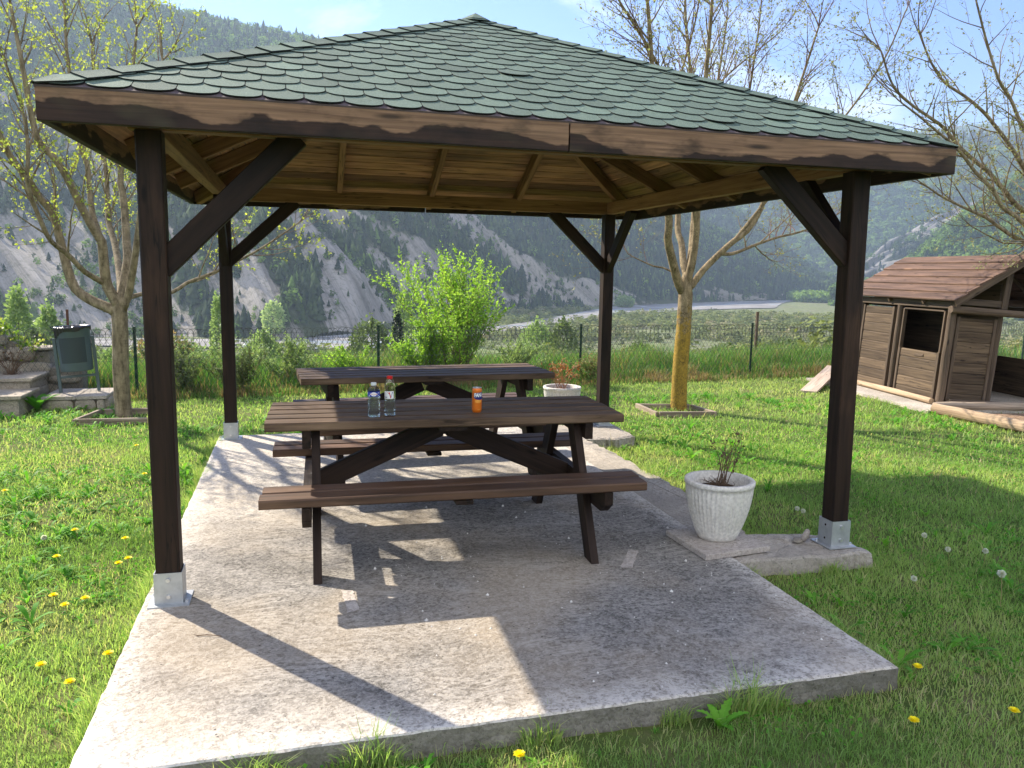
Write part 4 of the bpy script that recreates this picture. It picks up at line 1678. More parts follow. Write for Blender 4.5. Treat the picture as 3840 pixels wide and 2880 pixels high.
# gable infill at the back
V = [(0, PL_ + .01, 1.1), (PW, PL_ + .01, 1.1), (PW / 2, PL_ + .01, 1.66), (0, PL_ - .02, 1.1), (PW, PL_ - .02, 1.1), (PW / 2, PL_ - .02, 1.66)]
mb.add(V, [[0, 1, 2], [5, 4, 3], [0, 3, 4, 1], [1, 4, 5, 2], [2, 5, 3, 0]], [(p[0], p[1], p[2]) for p in V])
mb.build('gable_panel', M['hutwall'], ph)
for x in (0, PW):
    mb = MB()
    mb.beam((x, -.08, 1.165), (x, PL_ + .34, 1.165), .07, .085)
    mb.build('wall_plate', M['hutlog'], ph)
mb = MB(); mb.tube([(-.09, -.085, 1.118), (.8, -.083, 1.116), (PW + .1, -.085, 1.118)], [.042, .041, .042], 14); mb.build('cross_beam', M['hutlog'], ph)
mb = MB(); mb.beam((.05, -.03, 1.215), (.64, -.03, 1.215), .025, .075); mb.build('gable_board', M['hutlog'], ph)
mb = MB(); mb.beam((.66, -.03, 1.16), (.675, -.03, 1.64), .085, .05, up=(0, 1, 0)); mb.build('king_post', M['hutlog'], ph)
mb = MB()
mb.beam((PW / 2, -.14, 1.68), (PW / 2, PL_ + .36, 1.68), .05, .08)
mb.build('ridge_beam', M['hutlog'], ph)
ez, rzz = 1.205, 1.79       # heights above the pad: eave, ridge
for sg in (-1, 1):
    mb = MB()
    ex = PW / 2 + sg * (PW / 2 + .10)
    A, Bv = Vector((ex, 0, ez)), Vector((PW / 2, 0, rzz))
    d = (Bv - A)
    L = d.length
    d.normalize()
    nn = Vector((-d.z * sg * -1, 0, abs(d.x))) if False else Vector((sg * d.z, 0, abs(d.x)))
    nb_ = 6
    for k in range(nb_):
        c = A + d * (L * (k + .5) / nb_) + nn * (.012)
        e = rnd.uniform(-.012, .012)
        # each board tipped so that its lower edge laps the one below
        up = (nn + d * .10).normalized()
        mb.beam(c + Vector((0, -.17 + e, 0)), c + Vector((0, PL_ + .40 + e, 0)), L / nb_ + .022, .02, up=up, ch=.003)
    mb.build('roof_slope', M['hutroof'], ph)
    for yy in (-.145, PL_ + .37):
        mb = MB()
        mb.beam(A - nn * .035 + Vector((0, yy, 0)), Bv - nn * .035 + Vector((0, yy, 0)) , .022, .075, up=nn)
        mb.build('bargeboard', M['hutlog'], ph)
    for yy in (.5, 1.25):
        mb = MB()
        mb.beam(A - nn * .03 + Vector((0, yy, 0)), Bv - nn * .03 + Vector((0, yy, 0)), .04, .05, up=nn)
        mb.build('rafter', M['hutlog'], ph)
mb = MB(); mb.tube([(-.085, .03, .035), (-.08, .8, .04), (-.075, 1.75, .035)], [.036, .038, .034], 12); mb.build('base_log', M['log'], ph)
mb = MB(); mb.tube([(.05, -.095, .05), (.4, -.093, .052), (.80, -.095, .05)], [.04, .041, .04], 12); mb.build('base_log', M['hutlog'], ph)


def log(name, A, B, r, label, mm='log'):
    A, B = Vector(A), Vector(B)
    mb = MB()
    k = 14
    mb.tube([A + (B - A) * j / k + Vector((0, 0, rnd.uniform(-.003, .003))) for j in range(k + 1)], [r * rnd.uniform(.97, 1.03) * (.93 if j in (0, k) else 1) for j in range(k + 1)], 18)
    return tag(mb.build(name, M[mm], smooth=False), label, 'log')


for (x, y, rz_, a, b, lb_) in ((.80, -.20, .05, .028, .13, 'pale rectangular mark on the slab in front of the left table leg'), (2.30, .02, -.55, .03, .15, 'pale slanting mark on the slab in front of the planter')):
    mb = MB()  # thin pale sheet with ragged edges laid just above the slab
    c_, s_ = math.cos(rz_), math.sin(rz_)
    pp = rough_line((-a, -b), (a, -b * .9), 4, .004) + rough_line((a, -b * .9), (a * .9, b * .9), 10, .004) + rough_line((a * .9, b * .9), (-a, b), 4, .004) + rough_line((-a, b), (-a, -b), 10, .004)
    mb.add([(x + (u * c_ - v * s_), y + (u * s_ + v * c_), .0035) for u, v in pp], [list(range(len(pp)))])
    tag(mb.build('pavement_patch', M['flag']), lb_, None, kind='structure')
mb = MB()
mb.tube([(.16, -.42, .004), (.20, -.425, .006), (.26, -.45, .005)], [.0022, .002, .0012], 5)
mb.tube([(.16, -.42, .004), (.145, -.405, .004)], [.002, .001], 4)
tag(mb.build('twig', M['twig']), 'thin dry twig lying on the slab in front of the left post shadow', 'twig')
mb = MB()
for k in range(150):
    x, y = rnd.uniform(.9, 2.8), rnd.gauss(.1, .7)
    if not (SY0 + .05 < y < 3.5): continue
    r_ = rnd.uniform(.0022, .006) if rnd.random() < .9 else rnd.uniform(.007, .011)
    ph_ = rnd.uniform(0, 6)
    V = [(x, y, r_ * 1.1)] + [(x + r_ * rnd.uniform(.7, 1.3) * math.cos(ph_ + j * 1.257), y + r_ * rnd.uniform(.7, 1.3) * math.sin(ph_ + j * 1.257), -.001) for j in range(5)]
    mb.add(V, [[0, 1 + j, 1 + (j + 1) % 5] for j in range(5)])
tag(mb.build('gravel_chips', M['pot']), 'tiny pale stone chips scattered on the slab', None, kind='stuff')


log('timber_log', (8.03, 4.02, -.032), (8.14, 2.1, -.035), .07, 'thick pale log lying on the lawn in front of the playhouse')
log('timber_log', (8.10, 4.10, -.022), (11.2, 3.52, -.02), .06, 'greyer log lying along the front edge of the playhouse pad', 'oldwood')
mb = MB()
mb.beam((7.52, 5.78, -.085), (8.9, 7.05, .10), .23, .032)
tag(mb.build('wooden_plank', M['plank']), 'pale wooden plank ramp leaning on the playhouse pad', 'plank')

# ================================================================== ground and valley
def sdist(x, y):
    return (x - FA.x) * FN.x + (y - FA.y) * FN.y


VZ = -28.0


def ground_z(x, y):
    s = sdist(x, y)
    z = LZ - .152 * np.maximum(0, s - .9)
    n = (fbm(np.asarray(x) / 14.0, np.asarray(y) / 14.0, 3.3) - .5)
    z = z + n * np.clip((s - 2) / 25, 0, 1) * 2.2
    return np.maximum(z, VZ + (fbm(np.asarray(x) / 40.0, np.asarray(y) / 40.0, 1.3) - .5) * .7)


def mat_ground():
    T = NT('lawn_soil')
    p = T.pos()
    n = T.noise(p, 4, 5, .65)
    f = T.noise(p, 60, 4, .7)
    c = T.ramp(n, [(.3, (.07, .11, .025)), (.5, (.11, .155, .035)), (.68, (.20, .17, .085))])
    c = T.mix(T.math('MULTIPLY', f, .4), c, (.06, .07, .025))
    return T.done(T.bsdf(c, .95, T.bump(f, .8, .02), spec=.1))


def mat_valley():
    T = NT('valley_scrubland')
    p = T.pos()
    n = T.noise(p, .035, 6, .65)
    m_ = T.noise(p, .35, 5, .65)
    c = T.ramp(n, [(.35, (.16, .155, .10)), (.5, (.105, .135, .05)), (.62, (.15, .20, .06))])
    c2 = T.ramp(m_, [(.35, (.055, .085, .03)), (.5, (.15, .16, .085)), (.68, (.30, .26, .20))])
    c = T.mix(.55, c, c2)
    return T.done(T.bsdf(c, .95, spec=.1))


M['lawnsoil'] = mat_ground()
M['valley'] = mat_valley()
rr_ = np.concatenate([[0.01], np.linspace(1, 16, 31), np.geomspace(16.8, 4400, 170)])
aa_ = np.linspace(0, 2 * np.pi, 289)[:-1]
RRg, AAg = np.meshgrid(rr_, aa_, indexing='ij')
gx, gy = CAM[0] + RRg * np.sin(AAg), CAM[1] + RRg * np.cos(AAg)
gzv = ground_z(gx, gy)
na = len(aa_)
ii, jj = np.meshgrid(np.arange(len(rr_) - 1), np.arange(na), indexing='ij')
q = np.stack([ii * na + jj, ii * na + (jj + 1) % na, (ii + 1) * na + (jj + 1) % na, (ii + 1) * na + jj], -1).reshape(-1, 4)[:, ::-1]
Vg = np.stack([gx, gy, gzv], -1).reshape(-1, 3)
cs = sdist(Vg[q[:, 0], 0], Vg[q[:, 0], 1])
o = np_obj('ground', Vg, q, [M['lawnsoil'], M['valley']], mi=(cs > 1.2).astype(int), smooth=True)
tag(o, 'lawn and the valley slope falling away beyond the fence', None, kind='structure')


def mat_river():
    T = NT('river_gravel')
    p = T.pos()
    n = T.noise(p, .05, 6, .6)
    warp = T.noise(p, .012, 2, .5, out='Color')
    br = T.noise(T.addv(T.scale(p, (.010, .010, .01)), T.scale(warp, (.9, .9, 0))), 1.0, 3, .5)
    ch = T.math('ABSOLUTE', T.math('SUBTRACT', br, .5))
    wm = T.ramp(ch, [(.010, 1), (.022, 0)])
    c = T.ramp(n, [(.3, (.14, .135, .13)), (.55, (.23, .222, .215)), (.75, (.31, .30, .29))])
    c = T.mix(T.ramp(T.noise(p, .11, 4, .6), [(.60, 0), (.68, .6)]), c, (.12, .13, .07))
    g_ = T.bsdf(c, .9, spec=.2)
    w_ = T.bsdf((.22, .26, .28), .4, spec=.4)
    return T.done(T.n('ShaderNodeMixShader', i={0: wm, 1: g_, 2: w_}).outputs[0])


M['river'] = mat_river()
M['scrub'] = mat_leaf('scrub_leaf', [(.05, .06, .03), (.10, .115, .055), (.15, .185, .065), (.22, .25, .10), (.30, .27, .17)], .3, .8, .05)
low = [(527, 773), (418, 631), (319, 596), (206, 493), (133, 413), (96, 363), (51, 311), (21, 285), (-1, 292), (-41, 304), (-90, 316), (-146, 328), (-300, 360)]
upp = [(600, 850), (447, 775), (342, 703), (267, 642), (205, 553), (149, 465), (107, 408), (61, 373), (27, 360), (-5, 329), (-42, 336), (-112, 347), (-260, 390)]


def resample(P, n):
    P = np.array(P, float)
    d = np.concatenate([[0], np.cumsum(np.hypot(*np.diff(P, axis=0).T))])
    t = np.linspace(0, d[-1], n)
    return np.stack([np.interp(t, d, P[:, 0]), np.interp(t, d, P[:, 1])], -1)


nr = 160
A_, B_ = resample(low, nr), resample(upp, nr)
wob = (fbm(np.arange(nr) * .16, np.zeros(nr), 2.0) - .5)[:, None] * 16
dirn = B_ - A_
dirn /= np.linalg.norm(dirn, axis=1)[:, None]
A_ = A_ + dirn * wob
rv = np.stack([A_ + (B_ - A_) * f for f in np.linspace(0, 1, 9)], 1)
Vr = np.concatenate([rv.reshape(-1, 2), np.full((nr * 9, 1), VZ + .55)], 1)
ii, jj = np.meshgrid(np.arange(nr - 1), np.arange(8), indexing='ij')
q = np.stack([ii * 9 + jj, ii * 9 + jj + 1, (ii + 1) * 9 + jj + 1, (ii + 1) * 9 + jj], -1).reshape(-1, 4)
tag(np_obj('river', Vr, q, M['river']), 'pale braided gravel river bed along the foot of the hills', None, kind='structure')
rA, rB = A_, B_


def in_poly(x, y, P):
    c = np.zeros(len(x), bool)
    k = len(P)
    for j in range(k):
        (ax, ay), (bx, by) = P[j], P[(j + 1) % k]
        t_ = ((ay > y) != (by > y)) & (x < (bx - ax) * (y - ay) / (by - ay + 1e-12) + ax)
        c ^= t_
    return c


RPOLY = [tuple(q_) for q_ in rA[::4]] + [tuple(q_) for q_ in rB[::-4]]


def in_river(x, y):
    return in_poly(x, y, RPOLY)


# ------------------------------------------------------------------ hills
def mat_hill(name, rock_lo, rock_hi, soil_lo, soil_hi):
    T = NT(name)
    p = T.pos()
    rock = T.attr('rock', 'Fac')
    n = T.noise(p, .045, 6, .7)
    sv = T.n('ShaderNodeCombineXYZ', i={0: T.attr('sa', 'Fac'), 1: T.attr('sb', 'Fac'), 2: 0.0}).outputs[0]
    st = T.noise(sv, 1.0, 6, .7, dist=.5)
    mk = T.ramp(T.math('ADD', rock, T.math('ADD', T.math('MULTIPLY', T.math('SUBTRACT', n, .5), .9), T.math('MULTIPLY', T.math('SUBTRACT', st, .5), .9))), [(.42, 0), (.56, 1)])
    rc = T.ramp(st, [(.36, rock_lo), (.60, rock_hi)])
    sc = T.ramp(n, [(.35, soil_lo), (.65, soil_hi)])
    fine = T.ramp(T.noise(p, .35, 4, .7), [(.5, 0), (.66, .75)])
    c = T.mix(mk, sc, T.mix(T.math('MULTIPLY', fine, .7), rc, (.07, .075, .045)))
    return T.done(T.bsdf(c, .95, T.bump(st, .8, 4.0), spec=.05))


M['hillA'] = mat_hill('eroded_hill', (.15, .137, .12), (.335, .31, .275), (.035, .05, .024), (.08, .095, .045))
M['hillF'] = mat_hill('rocky_crag', (.10, .097, .095), (.23, .22, .21), (.045, .06, .028), (.09, .11, .045))
M['hillC'] = mat_hill('wooded_hill', (.22, .21, .2), (.40, .385, .37), (.04, .065, .025), (.08, .11, .04))


def hill(name, label, tab, mat, na, nt, rockfn, amp, wl, slant, prof=1.0, seed=0.0, back=.35):
    tab = np.array(tab, float)            # az, foot r, ridge r, ridge elevation, foot z
    az = np.linspace(tab[0, 0], tab[-1, 0], na)
    fr, rr, el, fz = [np.interp(az, tab[:, 0], tab[:, k]) for k in (1, 2, 3, 4)]
    for arr in (fr, rr):
        pass
    rz = CAM[2] + rr * np.tan(np.radians(el))
    ts = np.concatenate([np.linspace(0, 1, nt), 1 + np.linspace(0, back, 6)[1:]])
    TT_, AZ = np.meshgrid(ts, az, indexing='ij')
    Rr = fr[None] + (rr - fr)[None] * TT_
    tc_ = np.clip(TT_, 0, 1)
    Zb = fz[None] + (rz - fz)[None] * (tc_ ** prof) - np.maximum(0, TT_ - 1) * (rz - fz)[None] * .9
    s = np.radians(AZ) * 600
    gu = fbm((s + slant * TT_) / wl + seed, TT_ * 1.6 + seed, seed, 4)
    rid = 1 - np.abs(gu - .5) * 4
    env = np.clip(np.sin(np.pi * np.clip(TT_, 0, 1)) ** .6, 0, 1) * .9 + .1
    fine = fbm(s / (wl * .28) + seed, TT_ * 9, seed + 4, 4) - .5
    Zb = Zb + amp * env * (rid - .35) + amp * .35 * fine
    Rr = Rr - amp * .9 * env * (rid - .35)
    a = np.radians(AZ)
    X, Y = CAM[0] + Rr * np.sin(a), CAM[1] + Rr * np.cos(a)
    EL = np.degrees(np.arctan2(Zb - CAM[2], Rr))
    rock = rockfn(AZ, TT_, EL, s, rid)
    n0, n1_ = TT_.shape
    ii, jj = np.meshgrid(np.arange(n0 - 1), np.arange(n1_ - 1), indexing='ij')
    q = np.stack([ii * n1_ + jj, ii * n1_ + jj + 1, (ii + 1) * n1_ + jj + 1, (ii + 1) * n1_ + jj], -1).reshape(-1, 4)
    o = np_obj(name, np.stack([X, Y, Zb], -1).reshape(-1, 3), q, M[mat], extra={'rock': np.clip(rock, 0, 1).ravel(), 'sa': ((s + slant * TT_ * .8) / 9.0).ravel(), 'sb': (TT_ * 3.0).ravel()}, smooth=True)
    tag(o, label, None, kind='structure')
    return dict(X=X, Y=Y, Z=Zb, rock=rock, T=TT_, az=az, ts=ts)


def hill_sample(h, n, tmin=.0, tmax=1.04):
    n0, n1_ = h['X'].shape
    fi = rng.uniform(0, 1, n) * (n0 - 1.001)
    fj = rng.uniform(0, 1, n) * (n1_ - 1.001)
    i0, j0 = fi.astype(int), fj.astype(int)
    a, b = fi - i0, fj - j0
    def L(k):
        A = h[k]
        return A[i0, j0] * (1 - a) * (1 - b) + A[i0 + 1, j0] * a * (1 - b) + A[i0, j0 + 1] * (1 - a) * b + A[i0 + 1, j0 + 1] * a * b
    return L('X'), L('Y'), L('Z'), L('rock'), L('T')


def ico(sub):
    import bmesh
    bm = bmesh.new()
    bmesh.ops.create_icosphere(bm, subdivisions=sub, radius=1)
    V = np.array([v.co[:] for v in bm.verts])
    F = np.array([[v.index for v in f.verts] for f in bm.faces])
    bm.free()
    return V, F


ICO1, ICOF1 = ico(2)


def tmpl_cards(k, n=46, sz=.30):
    """a broadleaf crown or bush as loose leaf clumps through its volume"""
    out = []
    for _ in range(k):
        d = rng.normal(0, 1, (n, 3))
        d /= np.linalg.norm(d, axis=1)[:, None]
        lob = 1 + .28 * np.sin(d[:, 0] * 3 + rng.uniform(0, 6)) * np.cos(d[:, 1] * 3 + rng.uniform(0, 6))
        P = d * (rng.uniform(.35, 1, n) ** .6 * lob)[:, None]
        P[:, 2] = P[:, 2] * .46 + .5
        P[:, :2] *= .40
        P[:, 2] = np.maximum(P[:, 2], .03)
        o_ = d + rng.normal(0, .5, (n, 3)) + np.array([0, 0, .35])
        o_ /= np.linalg.norm(o_, axis=1)[:, None]
        t = np.cross(o_, rng.normal(0, 1, (n, 3)))
        t /= np.linalg.norm(t, axis=1)[:, None]
        b = np.cross(o_, t)
        s = sz * rng.uniform(.5, 1.15, n)[:, None]
        q = np.stack([P - t * s * .5, P - b * s * .38 + o_ * s * .08, P + t * s * .5, P + b * s * .38 + o_ * s * .08], 1).reshape(-1, 3)
        i_ = np.arange(n) * 4
        F = np.concatenate([np.stack([i_, i_ + 1, i_ + 2], -1), np.stack([i_, i_ + 2, i_ + 3], -1)])
        out.append((q, F))
    return out


def tmpl_dec(k):
    out = []
    for _ in range(k):
        V = ICO1 * (1 + rng.normal(0, .17, (len(ICO1), 1)))
        V = V * np.array([1, 1, .95])
        V[:, 2] = V[:, 2] * .5 + .5
        V[:, :2] *= .42
        out.append((V, ICOF1))
    return out


def tmpl_pine(k):
    out = []
    for _ in range(k):
        Vs, Fs = [], []
        tiers = 4
        for t in range(tiers):
            z0 = .12 + .74 * t / tiers
            z1 = min(1.0, z0 + .42)
            r = .24 * (1 - t / tiers) ** .8 + .03
            b = len(Vs)
            n = 7
            for j in range(n):
                a = 2 * np.pi * j / n + rng.uniform(0, .6)
                rr = r * rng.uniform(.65, 1.2)
                Vs.append((rr * np.cos(a), rr * np.sin(a), z0 + rng.uniform(-.04, .05)))
            Vs.append((rng.uniform(-.02, .02), rng.uniform(-.02, .02), z1))
            for j in range(n): Fs.append((b + j, b + (j + 1) % n, b + n))
        out.append((np.array(Vs), np.array(Fs)))
    return out


def forest(name, label, X, Y, Zz, H, kinds, tones, mat, parent=None, wide=1.0, cards=(46, .30)):
    """every tree its own crown of faces; kinds 0 = conifer, 1 = broadleaf"""
    Vs, Fs, Ts = [], [], []
    base = 0
    TP = {0: tmpl_pine(6), 1: tmpl_cards(6, *cards)}
    pick = rng.integers(0, 6, len(X))
    for kd in (0, 1):
        for v in range(6):
            idx = np.where((kinds == kd) & (pick == v))[0]
            if not len(idx): continue
            V, F = TP[kd][v]
            th = rng.uniform(0, 2 * np.pi, len(idx))
            c, s = np.cos(th), np.sin(th)
            h = H[idx]
            sx = h * wide * rng.uniform(.8, 1.25, len(idx)) * (1.0 if kd == 1 else .95)
            P = np.empty((len(idx), len(V), 3))
            P[..., 0] = X[idx, None] + sx[:, None] * (c[:, None] * V[None, :, 0] - s[:, None] * V[None, :, 1])
            P[..., 1] = Y[idx, None] + sx[:, None] * (s[:, None] * V[None, :, 0] + c[:, None] * V[None, :, 1])
            P[..., 2] = Zz[idx, None] + h[:, None] * (V[None, :, 2] - .04)
            Vs.append(P.reshape(-1, 3))
            Fs.append((F[None] + (np.arange(len(idx)) * len(V))[:, None, None] + base).reshape(-1, 3))
            Ts.append(np.clip(tones[idx, None] + rng.normal(0, .07, (len(idx), len(V))), 0, 1).ravel())
            base += len(idx) * len(V)
    o = np_obj(name, np.concatenate(Vs), np.concatenate(Fs), M[mat], tone=np.concatenate(Ts), parent=parent)
    return tag(o, label, None, kind='stuff')


def rockA(AZ, T, EL, s, rid):
    ns = fbm((s + 400 * T) / 24, T * 2.2, 7.7, 4)
    nl = fbm((s + 300 * T) / 95, T * 2.2, 3.1, 3)
    nf = fbm(s / 14, T * 34, 12.7, 3)
    left = 1 / (1 + np.exp((AZ - 11) / 1.6))
    band = np.clip(1.2 - T * 1.8, 0, 1)
    r = .16 + (ns - .5) * 2.6 + (nl - .5) * 2.0 + (nf - .5) * .9 + .36 * left * band - .8 * np.clip((T - .5) * 2.2, 0, 1)
    r += .3 * (rid - .45)
    # the long pale scree that comes down slantwise in the middle
    azl = -2.5 + (7.6 - EL) * 1.75
    r += .85 * np.exp(-((AZ - azl) / (1.0 + .06 * EL)) ** 2) * (EL < 9.5) * (EL > -1) * np.clip((fbm(s / 25, T * 9, 2.0) + .25), 0, 1)
    azl2 = -6.5 + (4.5 - EL) * 1.8
    r += .5 * np.exp(-((AZ - azl2) / .9) ** 2) * (EL < 5)
    r -= .55 * (1 / (1 + np.exp(-(AZ - 15) / 2.0)))
    r += .5 * np.exp(-((T - .05) / .06) ** 2) * (fbm(s / 40, T * 0, 5) > .52)
    return r


hA = hill('hill_eroded', 'steep eroded hillside with pale scree and dark pines across the river',
          [(-40, 470, 1000, 17.0, -30), (-31, 430, 985, 17.4, -30), (-26, 407, 980, 17.4, -30), (-17.5, 368, 965, 16.4, -30), (-7, 343, 960, 15.5, -30), (-.8, 335, 955, 14.9, -30),
           (4.1, 367, 965, 14.0, -30), (10.9, 504, 985, 11.6, -30), (16.7, 607, 1010, 9.0, -30), (21.6, 710, 1040, 7.0, -30), (25.7, 792, 1065, 4.9, -30), (28.5, 850, 1085, 3.35, -30),
           (30.8, 930, 1110, 1.9, -30), (33.2, 996, 1130, .45, -30), (35.0, 1070, 1140, -.7, -30), (36.5, 1110, 1150, -1.6, -30)],
          'hillA', 420, 120, rockA, 26, 95, 330, 1.0, 2.0)
x, y, z, rk, t = hill_sample(hA, 44000)
nn_ = fbm(x / 30, y / 30, 9.0, 3)
keep = (rng.uniform(0, 1, len(x)) < np.where(rk > .5, np.clip((fbm(x / 16, y / 16, 19.0, 3) - .46) * 4.5, .08, .85), .92)) & (t > .01)
x, y, z, rk, t = [q_[keep] for q_ in (x, y, z, rk, t)]
dec = (rng.uniform(0, 1, len(x)) < np.clip(.2 + .95 * (t - .5) + .9 * (fbm(x / 60, y / 60, 5.0, 3) - .5), .05, .88)).astype(int)
dec = np.where(rk > .5, (rng.uniform(0, 1, len(x)) < .55).astype(int), dec)
H = np.where(dec == 1, rng.uniform(4, 9, len(x)), rng.gamma(8, .95, len(x)).clip(3.5, 12)) * np.where(rk > .5, rng.uniform(.3, .75, len(x)), 1)
tone = np.where(dec == 1, rng.normal(.66, .16, len(x)) + .15 * t, rng.normal(.30, .14, len(x)))
forest('hill_forest', 'dark pines and pale green broadleaf trees covering the eroded hillside', x, y, z, H, dec, tone, 'pine', wide=1.05)

hB = hill('hill_spur', 'wooded spur sloping down to the right behind the eroded hillside',
          [(8, 1180, 1560, 12.0, -30), (16.4, 1180, 1540, 11.0, -30), (23.9, 1180, 1500, 8.0, -30), (31.3, 1180, 1420, 3.8, -30), (34.2, 1180, 1360, 1.35, -30), (36.0, 1180, 1320, -.15, -30), (37.2, 1190, 1290, -.6, -30), (39.2, 1190, 1270, -1.0, -30)],
          'hillC', 200, 50, lambda AZ, T, EL, s, rid: (fbm(s / 40, T * 3, 3.3, 4) - .5) * 2.0 + .05, 22, 110, 300, 1.0, 5.0)
x, y, z, rk, t = hill_sample(hB, 7000)
dec = (rng.uniform(0, 1, len(x)) < .45).astype(int)
forest('hill_forest', 'dark mixed trees covering the wooded spur', x, y, z, rng.uniform(8, 14, len(x)), dec, np.where(dec == 1, rng.normal(.5, .15, len(x)), rng.normal(.24, .1, len(x))), 'pine', wide=1.1)

hC = hill('hill_far', 'high green wooded mountainside at the right behind the gazebo',
          [(2, 1600, 2500, 13.0, -30), (7.2, 1600, 2500, 13.0, -30), (23.8, 1600, 2450, 11.4, -30), (34.3, 1550, 2350, 9.85, -30), (42, 1500, 2250, 8.7, -30), (44, 1480, 2230, 8.4, -30), (47, 1450, 2200, 7.85, -30), (52.9, 1400, 2150, 7.1, -30), (62, 1400, 2100, 6.0, -30)],
          'hillC', 260, 70, lambda AZ, T, EL, s, rid: (fbm(s / 50, T * 3, 6.3, 4) - .5) * 1.6 - .05, 60, 150, 250, .92, 8.0)
x, y, z, rk, t = hill_sample(hC, 13000)
dec = (rng.uniform(0, 1, len(x)) < np.where(t > .85, .35, .8)).astype(int)
forest('hill_forest', 'fresh green broadleaf woods on the high mountainside', x, y, z, rng.uniform(13, 22, len(x)), dec, np.where(dec == 1, rng.normal(.66, .14, len(x)), rng.normal(.3, .1, len(x))) - np.clip((t - .8) * 1.2, 0, .3), 'pine', wide=1.25)

hD = hill('hill_distant', 'pale distant green ridge above the far mountainside',
          [(20, 2900, 3500, 9.6, 150), (34, 2900, 3500, 9.0, 150), (42, 2900, 3500, 9.0, 150), (45, 2900, 3500, 9.05, 150), (47, 2900, 3480, 9.0, 150), (53, 2800, 3400, 8.7, 150), (62, 2700, 3300, 7.3, 150)],
          'hillC', 160, 40, lambda AZ, T, EL, s, rid: s * 0 - .1, 30, 160, 200, 1.0, 11.0)
x, y, z, rk, t = hill_sample(hD, 6000)
forest('hill_forest', 'hazy green woods on the distant ridge', x, y, z, rng.uniform(14, 22, len(x)), np.ones(len(x), int), rng.normal(.78, .1, len(x)), 'pine', wide=1.5)

hF = hill('hill_crag', 'grey rocky crag rising behind the playhouse roof',
          [(35.5, 1230, 1330, -1.0, -30), (36.7, 1220, 1340, -.8, -30), (39.0, 1200, 1380, 1.25, -30), (40.2, 1190, 1400, 2.2, -30), (41.5, 1180, 1420, 2.75, -30), (42.9, 1170, 1430, 3.9, -30), (44.0, 1160, 1440, 4.3, -30), (45.4, 1150, 1450, 4.8, -30), (47.5, 1140, 1450, 5.2, -30), (56, 1100, 1450, 5.6, -30)],
          'hillF', 150, 60, lambda AZ, T, EL, s, rid: (fbm((s - 120 * T) / 30, T * 5, 4.3, 4) - .5) * 2.4 + .62, 34, 60, -160, .8, 14.0)
x, y, z, rk, t = hill_sample(hF, 3200)
keep = rng.uniform(0, 1, len(x)) < np.where(rk > .5, .18, .9)
x, y, z, rk, t = [q_[keep] for q_ in (x, y, z, rk, t)]
dec = (rng.uniform(0, 1, len(x)) < .4).astype(int)
forest('hill_forest', 'scattered trees clinging to the rocky crag', x, y, z, rng.uniform(7, 13, len(x)), dec, np.where(dec == 1, rng.normal(.55, .15, len(x)), rng.normal(.25, .1, len(x))), 'pine')

hE = hill('hill_near', 'olive green wooded slope at the right behind the playhouse',
          [(37.0, 880, 930, -1.6, -30), (38.0, 860, 940, -1.2, -30), (39.9, 820, 960, -.25, -30), (41.6, 780, 990, 1.1, -30), (44.1, 740, 1020, 3.7, -30), (47.2, 690, 1050, 6.1, -30), (52.7, 620, 1080, 9.0, -30), (62, 560, 1080, 9.8, -30)],
          'hillC', 200, 70, lambda AZ, T, EL, s, rid: (fbm(s / 40, T * 3, 1.3, 4) - .5) * 2.0 + .0, 18, 80, -150, .95, 17.0)
x, y, z, rk, t = hill_sample(hE, 7500)
dec = (rng.uniform(0, 1, len(x)) < np.clip(.25 + 1.1 * (t - .25), .1, .9)).astype(int)
forest('hill_forest', 'pines below and olive green broadleaf trees above on the right hand slope', x, y, z, rng.uniform(6, 11, len(x)), dec, np.where(dec == 1, rng.normal(.68, .13, len(x)), rng.normal(.28, .12, len(x))), 'pine', wide=1.1)

# ------------------------------------------------------------------ valley scrub
n = 34000
az_ = np.radians(rng.uniform(-32, 62, n))
r_ = np.sqrt(rng.uniform(28 ** 2, 620 ** 2, n))
r_[: n // 4] = rng.uniform(26, 230, n // 4)
x, y = CAM[0] + r_ * np.sin(az_), CAM[1] + r_ * np.cos(az_)
den = fbm(x / 55, y / 55, 4.0, 4)
keep = (sdist(x, y) > 9) & ~in_river(x, y) & (rng.uniform(0, 1, n) < np.clip((den - .36) * 3.2, .05, 1))
# nothing on the far bank's bare bar, nor on the hill
fr_ = np.interp(np.degrees(az_), [-40, -26, -17.5, -7, -.8, 4.1, 10.9, 16.7, 21.6, 25.7, 29.7, 33.2, 40, 62], [470, 407, 368, 343, 335, 367, 504, 607, 710, 792, 898, 996, 840, 560])
keep &= r_ < fr_ - 4
x, y, r_ = x[keep], y[keep], r_[keep]
z = ground_z(x, y)
H = np.clip(rng.gamma(2.2, .55, len(x)) * np.clip(.3 + r_ / 150, .35, 2.6), .3, 6)
tn = np.clip(rng.normal(.62, .17, len(x)) + (fbm(x / 30, y / 30, 8.0, 3) - .5) * .5, 0, 1)
nearb = r_ < 150
for sel, cards, nm, lab in ((nearb, (300, .10), 'slope_scrub', 'low grey green bushes on the slope below the fence'), (~nearb, (60, .22), 'valley_scrub', 'grey green and olive scrub scattered over the valley floor')):
    forest(nm, lab, x[sel], y[sel], z[sel] - H[sel] * .08, H[sel], np.ones(int(sel.sum()), int), tn[sel], 'scrub', wide=1.5, cards=cards)

